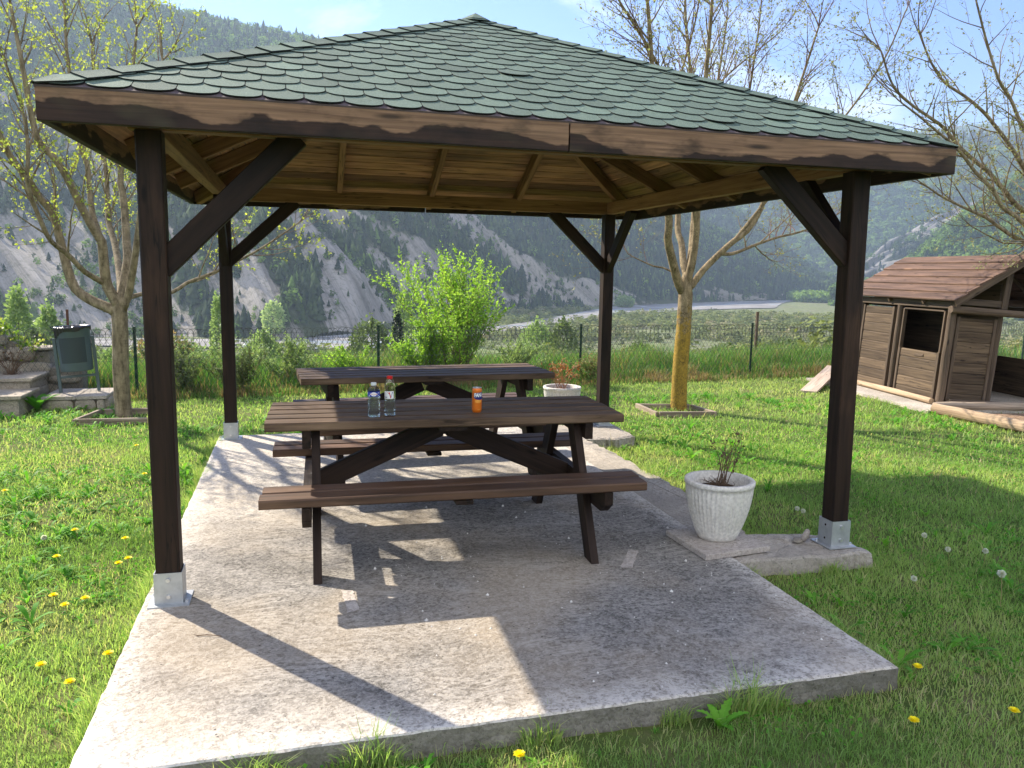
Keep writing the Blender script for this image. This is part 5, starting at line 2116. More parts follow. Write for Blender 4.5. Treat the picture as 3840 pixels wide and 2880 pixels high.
# bright green wood on the far bank of the river
az_ = np.radians(rng.uniform(33.6, 39.5, 700))
r_ = rng.uniform(960, 1060, 700)
x, y = CAM[0] + r_ * np.sin(az_), CAM[1] + r_ * np.cos(az_)
k_ = np.degrees(az_) > 34.0 + .012 * (1060 - r_)
x, y = x[k_], y[k_]
H = rng.uniform(7, 15, len(x))
forest('riverside_wood', 'bright green wood on the far bank of the river', x, y, ground_z(x, y), H, np.ones(len(x), int), rng.normal(.9, .08, len(x)), 'pine', wide=1.1)


# ================================================================== foliage helpers
def leaf_arrays(P, D, ln, wd, fold=.22):
    """P,D (n,3); ln,wd (n,) -> verts, tri faces (two per leaf)"""
    n = len(P)
    D = D / np.linalg.norm(D, axis=1)[:, None]
    rv_ = rng.normal(0, 1, (n, 3))
    S = np.cross(D, rv_)
    S /= np.linalg.norm(S, axis=1)[:, None] + 1e-9
    Nn = np.cross(S, D)
    mid = P + D * (ln * .45)[:, None] + Nn * (ln * fold * .4)[:, None]
    V = np.stack([P, mid + S * (wd / 2)[:, None], P + D * ln[:, None], mid - S * (wd / 2)[:, None]], 1).reshape(-1, 3)
    b = np.arange(n) * 4
    F = np.concatenate([np.stack([b, b + 1, b + 2], -1), np.stack([b, b + 2, b + 3], -1)])
    return V, F


def leaves_obj(name, P, D, ln, wd, tone, mat, parent=None):
    V, F = leaf_arrays(np.asarray(P, float), np.asarray(D, float), np.asarray(ln, float), np.asarray(wd, float))
    return np_obj(name, V, F, M[mat], tone=np.repeat(np.clip(tone, 0, 1), 4), parent=parent)


def smooth_line(P, step=.05):
    P = [Vector(p) for p in P]
    Q = [P[0] * 2 - P[1]] + P + [P[-1] * 2 - P[-2]]
    out = []
    for i_ in range(1, len(Q) - 2):
        k = max(1, int((Q[i_ + 1] - Q[i_]).length / step))
        for j in range(k):
            t = j / k
            a, b, c, e = Q[i_ - 1], Q[i_], Q[i_ + 1], Q[i_ + 2]
            out.append(.5 * (2 * b + (c - a) * t + (2 * a - 5 * b + 4 * c - e) * t * t + (3 * b - a - 3 * c + e) * t ** 3))
    out.append(P[-1])
    return out


def make_tree(label, base, trunk, limbs, r_base, r_crotch, r_limb, barkm, twigm, leafm, leafsz, leafp, up, seed, dens=1.0, group=None, lenk=1.0):
    global rnd
    keep, rnd = rnd, random.Random(seed)
    root = thing('tree', label, 'tree', base, group=group)
    B0 = Vector(base)
    mb, tw = MB(), MB()
    LP, LD, LL, LW, LT = [], [], [], [], []
    tp = smooth_line([Vector(p) - B0 for p in trunk], .06)
    k = len(tp)
    rad = []
    for j in range(k):
        f = j / (k - 1)
        r = r_base + (r_crotch - r_base) * f
        if f > .84: r *= 1 - .62 * ((f - .84) / .16) ** 1.5
        if f < .12: r *= 1 + .22 * (1 - f / .12) ** 2
        rad.append(r * rnd.uniform(.98, 1.02))
    mb.tube(tp, rad, 20)

    def leafy(p, d, nmax):
        for _ in range(nmax):
            if rnd.random() > leafp: continue
            dd = Vector((d.x + rnd.gauss(0, .7), d.y + rnd.gauss(0, .7), d.z + rnd.gauss(.1, .6)))
            q = p + Vector((rnd.gauss(0, .008), rnd.gauss(0, .008), rnd.gauss(0, .008)))
            s_ = leafsz * rnd.uniform(.5, 1.25)
            LP.append(q); LD.append(dd); LL.append(s_); LW.append(s_ * rnd.uniform(.45, .7)); LT.append(rnd.gauss(.5, .22))

    def grow(p, d, L, r, lev):
        nseg = max(3, int(L / (.07 if lev < 3 else .04)))
        pts = [p.copy()]
        dd = d.copy()
        bend = Vector((rnd.gauss(0, .05), rnd.gauss(0, .05), up * .09))
        for j in range(nseg):
            dd = (dd + bend + Vector((rnd.gauss(0, .07), rnd.gauss(0, .07), rnd.gauss(0, .05)))).normalized()
            pts.append(pts[-1] + dd * (L / nseg))
        rr = [max(.0011, r * (1 - .75 * j / nseg)) for j in range(nseg + 1)]
        (mb if lev < 2 and r > .009 else tw).tube(pts, rr, 6 if r > .012 else (5 if r > .006 else 3), cap=False)
        if lev >= 3:
            for j in range(1, nseg + 1): leafy(pts[j], dd, 1)
            leafy(pts[-1], dd, 3)
            return
        sp = (.10 if lev == 1 else .07) / dens
        acc = rnd.uniform(0, sp)
        seg = L / nseg
        sidesign = 1
        for j in range(1, nseg + 1):
            acc += seg
            if lev == 2: leafy(pts[j], dd, 1)
            while acc > sp:
                acc -= sp
                f = j / nseg
                tan = (pts[j] - pts[j - 1]).normalized()
                sidesign = -sidesign
                perp = tan.cross(Vector((rnd.gauss(0, 1), rnd.gauss(0, 1), rnd.gauss(0, .5)))).normalized()
                nd = (tan * rnd.uniform(.55, 1.0) + perp * rnd.uniform(.5, .9)).normalized()
                if lev == 1: grow(pts[j], nd, rnd.uniform(.18, .52) * lenk * (1.05 - .5 * f), rr[j] * .5, 2)
                else: grow(pts[j], nd, rnd.uniform(.035, .13), .0016, 3)
        leafy(pts[-1], dd, 3)

    for (lp, r0, r1, s0) in limbs:
        pts = smooth_line([Vector(p) - B0 for p in lp], .07)
        k = len(pts)
        rr = [r0 + (r1 - r0) * (j / (k - 1)) ** .8 for j in range(k)]
        mb.tube(pts, rr, 12 if r0 > .03 else 8)
        L = sum((pts[j] - pts[j - 1]).length for j in range(1, k))
        acc, run = 0, 0
        for j in range(1, k):
            seg = (pts[j] - pts[j - 1]).length
            acc += seg; run += seg
            f = run / L
            if f < s0: acc = 0; continue
            while acc > .10 / dens:
                acc -= .10 / dens
                tan = (pts[j] - pts[j - 1]).normalized()
                perp = tan.cross(Vector((rnd.gauss(0, 1), rnd.gauss(0, 1), rnd.gauss(0, .6)))).normalized()
                nd = (tan * rnd.uniform(.6, 1.1) + perp * rnd.uniform(.45, 1.0) + Vector((0, 0, .15 * up))).normalized()
                grow(pts[j], nd, rnd.uniform(.35, 1.05) * lenk * (1.1 - .55 * f), min(rr[j] * .55, .012), 1)
        d = (pts[-1] - pts[-2]).normalized()
        for _ in range(3):
            grow(pts[-1], (d + Vector((rnd.gauss(0, .3), rnd.gauss(0, .3), rnd.gauss(.1, .2)))).normalized(), rnd.uniform(.4, .9), r1 * .8, 1)
    mb.build('trunk', M[barkm], root, smooth=True)
    crown = tw.build('crown', M[twigm], root)
    lo_ = leaves_obj('foliage', np.array([tuple(p) for p in LP]), np.array([tuple(p) for p in LD]), LL, LW, np.array(LT), leafm, crown)
    rnd = keep
    return root


T1L = dict(
L1=[[-1.22, 5.41, 1.0], [-1.29, 5.41, 1.06], [-1.49, 5.46, 1.15], [-1.65, 5.51, 1.27], [-1.71, 5.51, 1.47], [-1.76, 5.51, 1.75], [-1.81, 5.46, 2.05], [-1.9, 5.41, 2.18], [-1.95, 5.31, 2.33], [-2.05, 5.21, 2.51], [-2.11, 5.11, 2.69], [-2.22, 5.05, 3.1], [-2.3, 5.0, 3.6]],
L2=[[-1.22, 5.41, 1.05], [-1.25, 5.41, 1.16], [-1.32, 5.41, 1.3], [-1.33, 5.36, 1.51], [-1.33, 5.31, 1.76], [-1.38, 5.26, 1.87], [-1.47, 5.21, 2.08], [-1.56, 5.11, 2.35], [-1.65, 5.06, 2.54], [-1.76, 5.01, 2.67], [-1.8, 4.96, 2.89], [-1.83, 4.91, 3.29], [-1.9, 4.9, 3.9]],
L2b=[[-1.32, 5.31, 1.72], [-1.42, 5.41, 2.03], [-1.46, 5.51, 2.31], [-1.48, 5.56, 2.56], [-1.55, 5.61, 2.72], [-1.57, 5.66, 3.0], [-1.64, 5.71, 3.6], [-1.64, 5.71, 4.2]],
L3=[[-1.2, 5.41, 1.02], [-1.19, 5.41, 1.14], [-1.18, 5.51, 1.32], [-1.15, 5.61, 1.58], [-1.17, 5.71, 1.77], [-1.19, 5.81, 2.03], [-1.22, 5.91, 2.3], [-1.24, 5.96, 2.52], [-1.12, 6.01, 3.34], [-1.03, 6.11, 4.1]],
L4=[[-1.3, 5.43, 1.26], [-1.33, 5.41, 1.32], [-1.48, 5.21, 1.45], [-1.59, 5.06, 1.62], [-1.69, 4.91, 1.74], [-1.73, 4.81, 1.89], [-1.77, 4.71, 2.1], [-1.78, 4.61, 2.29], [-1.74, 4.56, 2.53], [-1.75, 4.51, 2.89], [-1.85, 4.45, 3.3]],
L5=[[-1.18, 5.41, 1.1], [-1.13, 5.41, 1.17], [-1.01, 5.51, 1.22], [-0.72, 5.61, 1.24], [-0.58, 5.71, 1.34], [-0.23, 5.71, 1.49], [0.22, 5.71, 1.74], [0.64, 5.71, 2.04]],
L6=[[-1.19, 5.4, 1.05], [-1.12, 5.41, 1.23], [-1.04, 5.31, 1.52], [-0.97, 5.21, 1.82], [-0.89, 5.11, 2.24], [-0.77, 5.01, 2.82], [-0.62, 4.91, 3.5]],
L7=[[-1.22, 5.42, 1.02], [-1.2, 5.45, 1.16], [-1.27, 5.81, 1.38], [-1.38, 6.21, 1.72], [-1.5, 6.51, 2.06], [-1.54, 6.71, 2.63], [-1.65, 6.91, 3.34], [-1.68, 7.01, 4.1]])
make_tree('tree with yellow green spring leaves beside the litter bin', (-1.23, 5.41, LZ), [(-1.23, 5.41, LZ - .05), (-1.235, 5.41, .4), (-1.22, 5.41, .8), (-1.22, 5.41, 1.22)],
          [(T1L['L1'], .058, .016, .3), (T1L['L2'], .06, .014, .32), (T1L['L2b'], .034, .012, .15), (T1L['L3'], .058, .012, .25), (T1L['L4'], .032, .01, .2), (T1L['L5'], .026, .008, .3), (T1L['L6'], .045, .012, .25), (T1L['L7'], .05, .012, .25)],
          .083, .078, .05, 'bark', 'twigs', 'leafY', .033, 1.0, .8, 31, .66)
T2L = dict(
a=[[5.05, 4.87, 1.3], [4.98, 4.87, 1.41], [4.83, 4.77, 1.69], [4.71, 4.67, 1.94], [4.67, 4.57, 2.12], [4.46, 4.37, 2.71], [4.25, 4.17, 3.25], [4.14, 4.07, 3.79], [4.03, 3.97, 4.24], [3.9, 3.9, 4.8]],
b=[[5.06, 4.9, 1.32], [5.07, 4.92, 1.42], [5.12, 4.97, 1.52], [5.13, 5.07, 1.65], [5.17, 5.22, 1.9], [5.18, 5.37, 2.14], [5.32, 5.57, 2.9], [5.46, 5.67, 3.62], [5.36, 5.77, 4.72], [5.36, 5.8, 5.3]],
c=[[5.07, 4.87, 1.33], [5.09, 4.87, 1.44], [5.12, 4.82, 1.71], [5.12, 4.77, 2.02], [5.09, 4.72, 2.22], [5.1, 4.67, 2.78], [5.06, 4.62, 3.51], [5.07, 4.57, 4.46], [5.05, 4.55, 5.2]],
d=[[5.08, 4.87, 1.33], [5.15, 4.87, 1.4], [5.3, 4.87, 1.59], [5.47, 4.82, 1.78], [5.62, 4.77, 1.93], [5.76, 4.72, 2.05], [5.89, 4.67, 2.3], [5.95, 4.57, 2.68], [6.1, 4.47, 3.43], [6.3, 4.37, 4.3]],
e=[[5.47, 4.82, 1.78], [5.74, 4.97, 1.79], [6.09, 5.07, 1.9], [6.47, 5.17, 2.01], [6.85, 5.27, 2.09], [7.35, 5.37, 2.26], [7.92, 5.47, 2.64]],
f=[[4.97, 4.87, 1.52], [4.82, 4.97, 1.6], [4.71, 5.02, 1.62], [4.44, 5.17, 1.76], [4.4, 5.17, 1.83]],
g=[[5.08, 4.9, 1.34], [5.1, 4.92, 1.44], [5.27, 5.17, 1.77], [5.44, 5.47, 2.16], [5.65, 5.77, 2.94], [5.99, 6.07, 3.87], [6.22, 6.27, 4.9]],
h=[[5.12, 4.77, 2.02], [4.85, 4.5, 2.7], [4.4, 4.2, 3.5], [3.75, 4.0, 4.2], [3.3, 3.9, 4.7]],
i=[[5.62, 4.77, 1.93], [6.1, 4.6, 2.6], [6.75, 4.5, 3.3], [7.2, 4.4, 4.0], [7.4, 4.3, 4.6]],
j=[[5.4, 5.6, 3.2], [5.8, 5.7, 3.9], [6.6, 5.6, 4.6]],
k=[[5.12, 4.77, 2.3], [5.5, 4.6, 3.1], [5.6, 4.5, 4.0], [5.65, 4.5, 4.8]],
l=[[4.46, 4.37, 2.71], [4.5, 4.2, 3.4], [4.65, 4.1, 4.2], [4.7, 4.1, 4.9]])
make_tree('nearly bare tree with yellow lichen on its trunk on the lawn right of the gazebo', (5.07, 4.87, LZ), [(5.05, 4.87, LZ - .05), (5.05, 4.87, .4), (5.07, 4.87, .9), (5.08, 4.88, 1.55)],
          [(T2L['a'], .056, .012, .5), (T2L['b'], .046, .012, .45), (T2L['c'], .05, .012, .5), (T2L['d'], .044, .01, .45), (T2L['e'], .024, .006, .15), (T2L['f'], .014, .005, .4), (T2L['g'], .04, .01, .35),
           (T2L['h'], .026, .008, .25), (T2L['i'], .022, .007, .2), (T2L['j'], .018, .007, .1), (T2L['k'], .022, .007, .2), (T2L['l'], .018, .006, .2)],
          .098, .084, .05, 'bark2', 'twigs2', 'leafP', .03, .45, .55, 47, .8, lenk=1.15)
T3L = dict(
a=[[10.7, 4.1, 1.7], [10.18, 4.2, 1.93], [9.31, 4.2, 2.01], [9.1, 4.3, 2.13], [8.82, 4.3, 2.27], [8.58, 4.3, 2.35], [8.39, 4.3, 2.41], [8.03, 4.2, 2.49], [7.74, 4.1, 2.57], [7.47, 4.0, 2.64]],
b=[[10.7, 4.1, 1.75], [10.17, 4.2, 2.0], [9.4, 4.1, 2.1], [9.04, 4.1, 2.29], [8.8, 4.1, 2.41], [8.66, 4.1, 2.59], [8.39, 4.1, 2.77], [8.21, 4.1, 2.93], [7.98, 4.05, 3.06], [7.67, 4.0, 3.2], [7.35, 3.9, 3.31], [7.0, 3.8, 3.42]],
c=[[10.7, 4.15, 1.8], [10.28, 4.3, 2.05], [9.47, 4.4, 2.4], [9.14, 4.4, 2.63], [8.88, 4.4, 2.83], [8.6, 4.4, 2.99], [8.38, 4.4, 3.13], [8.13, 4.4, 3.33], [7.83, 4.3, 3.41], [7.44, 4.2, 3.53], [7.11, 4.1, 3.69], [6.85, 4.0, 3.99]],
d=[[10.75, 4.15, 1.85], [10.36, 4.3, 2.15], [9.9, 4.5, 2.5], [9.51, 4.5, 2.94], [9.23, 4.5, 3.22], [9.03, 4.5, 3.39], [8.8, 4.5, 3.57], [8.51, 4.5, 3.73], [8.19, 4.5, 3.87], [7.88, 4.4, 4.05], [7.6, 4.3, 4.31]],
e=[[10.75, 4.1, 1.85], [10.01, 4.1, 2.4], [9.17, 4.0, 3.1], [8.76, 3.9, 3.33], [8.57, 3.9, 3.59], [8.28, 3.8, 3.75], [8.08, 3.8, 4.1], [7.77, 3.7, 4.51]],
f=[[8.58, 4.3, 2.35], [8.56, 4.4, 2.47], [8.33, 4.4, 2.71], [8.22, 4.4, 2.78]],
g=[[10.7, 4.1, 1.72], [10.26, 4.3, 1.9], [9.49, 4.4, 1.99], [9.33, 4.5, 1.99], [9.06, 4.5, 2.08], [8.78, 4.5, 2.19]],
h=[[10.8, 4.1, 1.9], [10.6, 4.2, 2.8], [10.3, 4.3, 3.7], [10.1, 4.3, 4.8]],
i=[[10.85, 4.05, 1.9], [11.3, 3.9, 2.8], [11.8, 3.7, 3.9]],
j=[[10.8, 4.2, 1.85], [10.9, 4.9, 2.7], [11.0, 5.6, 3.8]])
make_tree('sparse tree leaning in from the right edge above the playhouse roof', (10.85, 4.05, LZ), [(10.85, 4.05, LZ - .05), (10.84, 4.05, .7), (10.78, 4.08, 1.4), (10.76, 4.1, 1.88)],
          [(T3L['a'], .04, .008, .3), (T3L['b'], .045, .009, .25), (T3L['c'], .045, .01, .25), (T3L['d'], .045, .01, .25), (T3L['e'], .045, .01, .25), (T3L['f'], .012, .005, .2), (T3L['g'], .022, .006, .3), (T3L['h'], .05, .012, .3), (T3L['i'], .045, .012, .3), (T3L['j'], .045, .012, .3)],
          .11, .09, .05, 'bark', 'twigs', 'leafP', .032, .55, .5, 63, .62, lenk=1.0)


# ------------------------------------------------------------------ the bright shrub by the fence
def shrub(label, base, nst, H, spread, leafn, leafsz, mat, seed, stem=.006):
    global rnd
    keep, rnd = rnd, random.Random(seed)
    root = thing('shrub', label, 'shrub', base)
    mb = MB()
    P, D, L, Tn = [], [], [], []
    def run(p0, p1, sag, r, lv, nl):
        pts = []
        mid = (p0 + p1) / 2 + Vector((0, 0, sag))
        k = 10
        for j in range(k + 1):
            f = j / k
            pts.append(p0 * (1 - f) ** 2 + mid * 2 * f * (1 - f) + p1 * f * f + Vector((rnd.gauss(0, .008), rnd.gauss(0, .008), 0)))
        mb.tube(pts, [r * (1 - .8 * j / k) for j in range(k + 1)], 4 if lv else 5)
        for j in range(2 if lv == 0 else 1, k + 1):
            t_ = (pts[j] - pts[j - 1]).normalized()
            for _ in range(nl):
                f = rnd.random()
                P.append(pts[j - 1] * (1 - f) + pts[j] * f)
                D.append(t_ * rnd.uniform(.2, .9) + Vector((rnd.gauss(0, .7), rnd.gauss(0, .7), rnd.gauss(.15, .5))))
                L.append(leafsz * rnd.uniform(.55, 1.25) * (1 - .3 * (j / k)))
                Tn.append(rnd.gauss(.45 + .25 * (pts[j].z / H), .2))
            if lv == 0 and j > 2 and rnd.random() < .95:
                for _ in range(2):
                    d = (t_ * .8 + Vector((rnd.gauss(0, .5), rnd.gauss(0, .5), rnd.gauss(.35, .3)))).normalized()
                    l2 = rnd.uniform(.18, .5) * (H / 1.8)
                    run(pts[j], pts[j] + d * l2, .03, r * .4, 1, max(1, nl))
    for i_ in range(nst):
        a = rnd.uniform(0, 2 * math.pi)
        e = rnd.uniform(.05, 1.05)
        h = H * rnd.uniform(.5, 1.0) * (1 - .22 * min(1, e))
        p0 = Vector((rnd.uniform(-.12, .12), rnd.uniform(-.10, .10), -.05))
        p1 = Vector((math.cos(a) * spread * min(1.2, e), math.sin(a) * spread * .8 * min(1.2, e), h))
        run(p0, p1, .25 * h, stem, 0, leafn)
    mb.build('stems', M['twigs'], root)
    L = np.array(L)
    leaves_obj('foliage', np.array([tuple(p) for p in P]), np.array([tuple(p) for p in D]), L, L * .42, np.array(Tn), mat, root)
    rnd = keep
    return root


shrub('bright green leafy shrub growing at the fence behind the far table', (2.84, 7.5, LZ - .05), 36, 1.95, 1.15, 2, .064, 'leafB', 77, .008)
shrub('low yellow green shrub at the fence on the left foot of the bright shrub', (2.38, 7.45, LZ - .05), 22, .95, .6, 2, .06, 'leafB', 78, .006)
shrub('thin brownish green shrub in front of the fence behind the left rear post', (-.12, 6.75, LZ), 20, .62, .45, 2, .035, 'willow', 79, .004)
shrub('dry brownish bush at the fence between the far right post and the lichen tree', (4.62, 6.85, LZ), 22, .5, .32, 1, .04, 'tall', 83, .004)


shrub('pale green willowy shrub at the fence left of the far table', (.55, 7.35, LZ - .05), 16, .72, .5, 2, .045, 'poplar', 91, .004)
shrub('small pale green shrub at the fence behind the far table left end', (1.35, 7.55, LZ - .05), 14, .6, .45, 2, .045, 'leafB', 92, .004)
shrub('loose grey green shrub at the fence right of the bright shrub', (3.75, 7.65, LZ - .05), 16, .7, .5, 2, .045, 'poplar', 93, .004)
shrub('loose brownish green shrub at the fence right of the left tree', (-.85, 7.0, LZ - .05), 16, .75, .45, 2, .04, 'willow', 94, .004)
shrub('pale green shrub beyond the fence between the left tree and the left rear post', (-.45, 8.3, LZ - .4), 20, 1.1, .6, 2, .05, 'poplar', 95, .005)
shrub('yellow green shrub beyond the fence left of the first fence post', (1.0, 8.9, LZ - .5), 18, .75, .7, 2, .05, 'leafB', 96, .005)


# ------------------------------------------------------------------ trees beyond the fence
def card_tree(name, label, x, y, H, W, shape, n, sz, mat, seed, tone0=.5, cat='tree', zoff=0.0, group=None):
    g = np.random.default_rng(seed)
    z0 = float(ground_z(np.array([x]), np.array([y]))[0]) + zoff
    root = thing(name, label, cat, (x, y, z0), group=group)
    mb = MB()
    mb.tube([(0, 0, -.3), (0, 0, H * .25), (.02 * H * .1, 0, H * .75)], [W * .05 + .02, W * .045 + .015, .02], 7)
    mb.build('trunk', M['twigs'], root)
    f = g.uniform(.04, 1, n)
    if shape == 'column': rad = W / 2 * np.sin(np.pi * np.clip(f, 0, 1) ** .75) ** .55
    elif shape == 'cone': rad = W / 2 * (1 - f) ** .7 * np.minimum(1, f * 8)
    else: rad = W / 2 * np.sqrt(np.clip(1 - (2 * f - .95) ** 2, 0, 1))
    a = g.uniform(0, 2 * np.pi, n)
    cl = fbm(np.cos(a) * 2.0 + seed, f * 6 * (H / W if shape != 'round' else 1) * .4, np.sin(a) * 2.0, 3)
    rr = rad * (.35 + .65 * np.sqrt(g.uniform(0, 1, n))) * (.62 + .75 * cl)
    P = np.stack([rr * np.cos(a), rr * np.sin(a), f * H * (.98 + .06 * g.normal(size=n))], -1)
    D = np.stack([np.cos(a) * .6 + g.normal(0, .5, n), np.sin(a) * .6 + g.normal(0, .5, n), g.normal(.5, .5, n)], -1)
    L = sz * g.uniform(.6, 1.4, n)
    leaves_obj('crown', P, D, L, L * .7, np.clip(g.normal(tone0, .2, n) + (cl - .5) * .7, 0, 1), mat, root)
    return root


def at_px(az_deg, r):
    return CAM[0] + r * math.sin(R(az_deg)), CAM[1] + r * math.cos(R(az_deg))


def az_of(px): return 15.27 + math.degrees(math.atan((px - 1920) / 2969.24))


def ctree(name, label, px, top_el, r, W, shape, n, sz, mat, seed, **k):
    x, y = at_px(az_of(px), r)
    zt = CAM[2] + r * math.tan(R(top_el))
    z0 = float(ground_z(np.array([x]), np.array([y]))[0])
    return card_tree(name, label, x, y, max(.8, zt - z0), W, shape, n, sz, mat, seed, **k)


el_ = lambda px, py: math.degrees(math.atan(((988 + px * .01667) - py) / 2969.24))
G_ = 'poplars beyond the fence'
ctree('poplar_tree', 'tallest pale green poplar beyond the fence above the rubble wall', 64, el_(64, 1085), 62, 2.0, 'column', 2600, .26, 'poplar', 1, group=G_)
ctree('poplar_tree', 'pale green poplar beyond the fence just left of the litter bin', 178, el_(178, 1140), 58, 1.9, 'column', 2400, .25, 'poplar', 2, group=G_)
ctree('poplar_tree', 'slim pale poplar showing beside the left rear post', 815, el_(815, 1110), 66, 1.3, 'column', 1600, .25, 'poplar', 3, tone0=.4, group=G_)
ctree('poplar_tree', 'pale poplar beyond the fence left of the bright shrub', 1510, el_(1510, 1105), 75, 2.2, 'column', 2200, .28, 'poplar', 4, tone0=.4, group=G_)
ctree('cypress_tree', 'slim dark cypress standing beyond the fence left of the bright shrub', 1488, el_(1488, 1178), 60, .95, 'column', 2200, .16, 'cypress', 5)
ctree('round_tree', 'rounded grey green willow beyond the fence left of the cypress', 1390, el_(1390, 1205), 66, 4.0, 'round', 3600, .24, 'willow', 6, tone0=.6)
ctree('round_tree', 'pale green bushy willow beyond the fence right of the left rear post', 985, el_(985, 1240), 60, 2.6, 'round', 2600, .22, 'poplar', 7, tone0=.4)
ctree('round_tree', 'dark green bushy tree beyond the fence left of the litter bin', 120, el_(120, 1215), 45, 2.4, 'round', 2600, .2, 'willow', 8, tone0=.3)
ctree('round_tree', 'light green rounded bush beyond the fence right of the bright shrub', 2010, el_(2010, 1215), 80, 4.2, 'round', 3000, .28, 'poplar', 9, tone0=.45)
ctree('round_tree', 'olive green bush beyond the fence left of the far right post', 2110, el_(2110, 1205), 75, 3.0, 'round', 2400, .26, 'willow', 10, tone0=.7)
ctree('round_tree', 'tawny bare looking bush beyond the fence behind the left tree', 600, el_(600, 1225), 40, 2.6, 'round', 2400, .16, 'tall', 12, tone0=.8)
ctree('round_tree', 'small yellow green tree at the foot of the pale scree', 1022, el_(1022, 1150), 338, 9.5, 'round', 1500, 1.0, 'poplar', 11, tone0=.9, zoff=2)
ctree('round_tree', 'bright round tree on the far river bank beside the far right post', 2335, el_(2335, 1112), 690, 17, 'round', 1500, 1.6, 'poplar', 13, tone0=.45)

for k_, (px_, py_, r0_, w_, mm_, t0_, lb_) in enumerate((
        (300, 1262, 48, 3.2, 'willow', .6, 'grey green bush beyond the fence right of the litter bin'),
        (430, 1275, 40, 2.4, 'poplar', .3, 'light green bush beyond the fence right behind the left tree trunk'),
        (690, 1268, 44, 2.8, 'poplar', .35, 'light green bush beyond the fence between the left posts'),
        (1120, 1300, 40, 2.2, 'willow', .75, 'low olive bush beyond the fence above the far table left end'),
        (1250, 1312, 42, 2.2, 'poplar', .5, 'low fresh green bush beyond the fence just left of the first dark green post'),
        (2400, 1290, 46, 2.6, 'willow', .8, 'tawny green bush beyond the fence right of the far right post'),
        (2740, 1285, 52, 3.4, 'willow', .7, 'olive bush beyond the fence left of the dark green post by the playhouse'),
        (2960, 1262, 60, 4.2, 'willow', .6, 'grey green bush beyond the fence at the wooden stake'))):
    ctree('round_bush', lb_, px_, el_(px_, py_), r0_, w_, 'round', 1800, .17, mm_, 300 + k_, tone0=t0_, cat='bush')

# white globe lamp far below the garden
x, y = at_px(az_of(913), 46)
z0 = float(ground_z(np.array([x]), np.array([y]))[0])
lp = thing('street_lamp', 'small lamp with a white globe beyond the fence', 'lamp', (x, y, z0))
zt = CAM[2] + 46 * math.tan(R(el_(913, 1283))) - z0
mb = MB(); mb.tube([(0, 0, -.2), (0, 0, zt - .1)], [.04, .03], 8); mb.build('pole', M['bin'], lp)
mb = MB(); mb.lathe([(.13 * math.sin(math.pi * j / 10) + .001, zt - .13 * math.cos(math.pi * j / 10)) for j in range(11)], 16); mb.build('lamp_globe', M['white'], lp, smooth=True)


# ================================================================== grass
def make_blades(x, y, z, ln, wd, tone, lean, name, mat, label):
    n = len(x)
    a = rng.uniform(0, 2 * np.pi, n)
    la = rng.uniform(0, 2 * np.pi, n)
    lm = ln * lean * rng.uniform(.3, 1.3, n)
    sx, sy = np.cos(a) * wd / 2, np.sin(a) * wd / 2
    dx, dy = np.cos(la) * lm, np.sin(la) * lm
    V = np.empty((n, 5, 3), np.float32)
    V[:, 0] = np.stack([x - sx, y - sy, z - .01], -1)
    V[:, 1] = np.stack([x + sx, y + sy, z - .01], -1)
    mz = ln * .6
    V[:, 2] = np.stack([x + sx * .8 + dx * .35, y + sy * .8 + dy * .35, z + mz], -1)
    V[:, 3] = np.stack([x - sx * .8 + dx * .35, y - sy * .8 + dy * .35, z + mz], -1)
    V[:, 4] = np.stack([x + dx, y + dy, z + ln * rng.uniform(.82, 1.0, n)], -1)
    b = np.arange(n) * 5
    o = np_obj(name, V.reshape(-1, 3), [np.stack([b, b + 1, b + 2, b + 3], -1), np.stack([b + 3, b + 2, b + 4], -1)], M[mat], tone=np.repeat(np.clip(tone, 0, 1), 5))
    return tag(o, label, None, kind='stuff')


def lawn_ok(x, y):
    ok = sdist(x, y) < .4
    ok &= ~((x > SX0 - .004) & (x < SX1 + .004) & (y > SY0 - .006) & (y < SY1 + .01))
    ok &= ~((x > 2.8) & (x < 3.19) & (y > .3) & (y < 3.74))
    ok &= ~in_poly(x, y, [(2.87, -.14), (3.42, -.18), (3.71, -.17), (3.71, .13), (3.52, .22), (2.87, .31)])
    ok &= ~in_poly(x, y, [(3.18, 3.03), (3.46, 2.96), (3.70, 3.06), (3.71, 3.72), (3.18, 3.76)])
    ok &= ~((x > -2.2) & (x < -1.52) & (y > 6.02) & (y < 6.7)) & ~((x < -2.24) & (y > 5.6))
    ok &= ~in_poly(x, y, PAD)
    ok &= ~in_poly(x, y, [(8.14, 1.9), (12, 1.5), (12, 3.5), (9.2, 3.84), (8.03, 4.05)])
    ok &= np.hypot(x + 1.23, y - 5.41) > .1
    ok &= np.hypot(x - 5.07, y - 4.87) > .12
    return ok


def wedge(n, r0, r1, a0=-42, a1=66):
    az_ = np.radians(rng.uniform(a0, a1, n))
    r_ = np.sqrt(rng.uniform(r0 * r0, r1 * r1, n))
    return CAM[0] + r_ * np.sin(az_), CAM[1] + r_ * np.cos(az_), r_


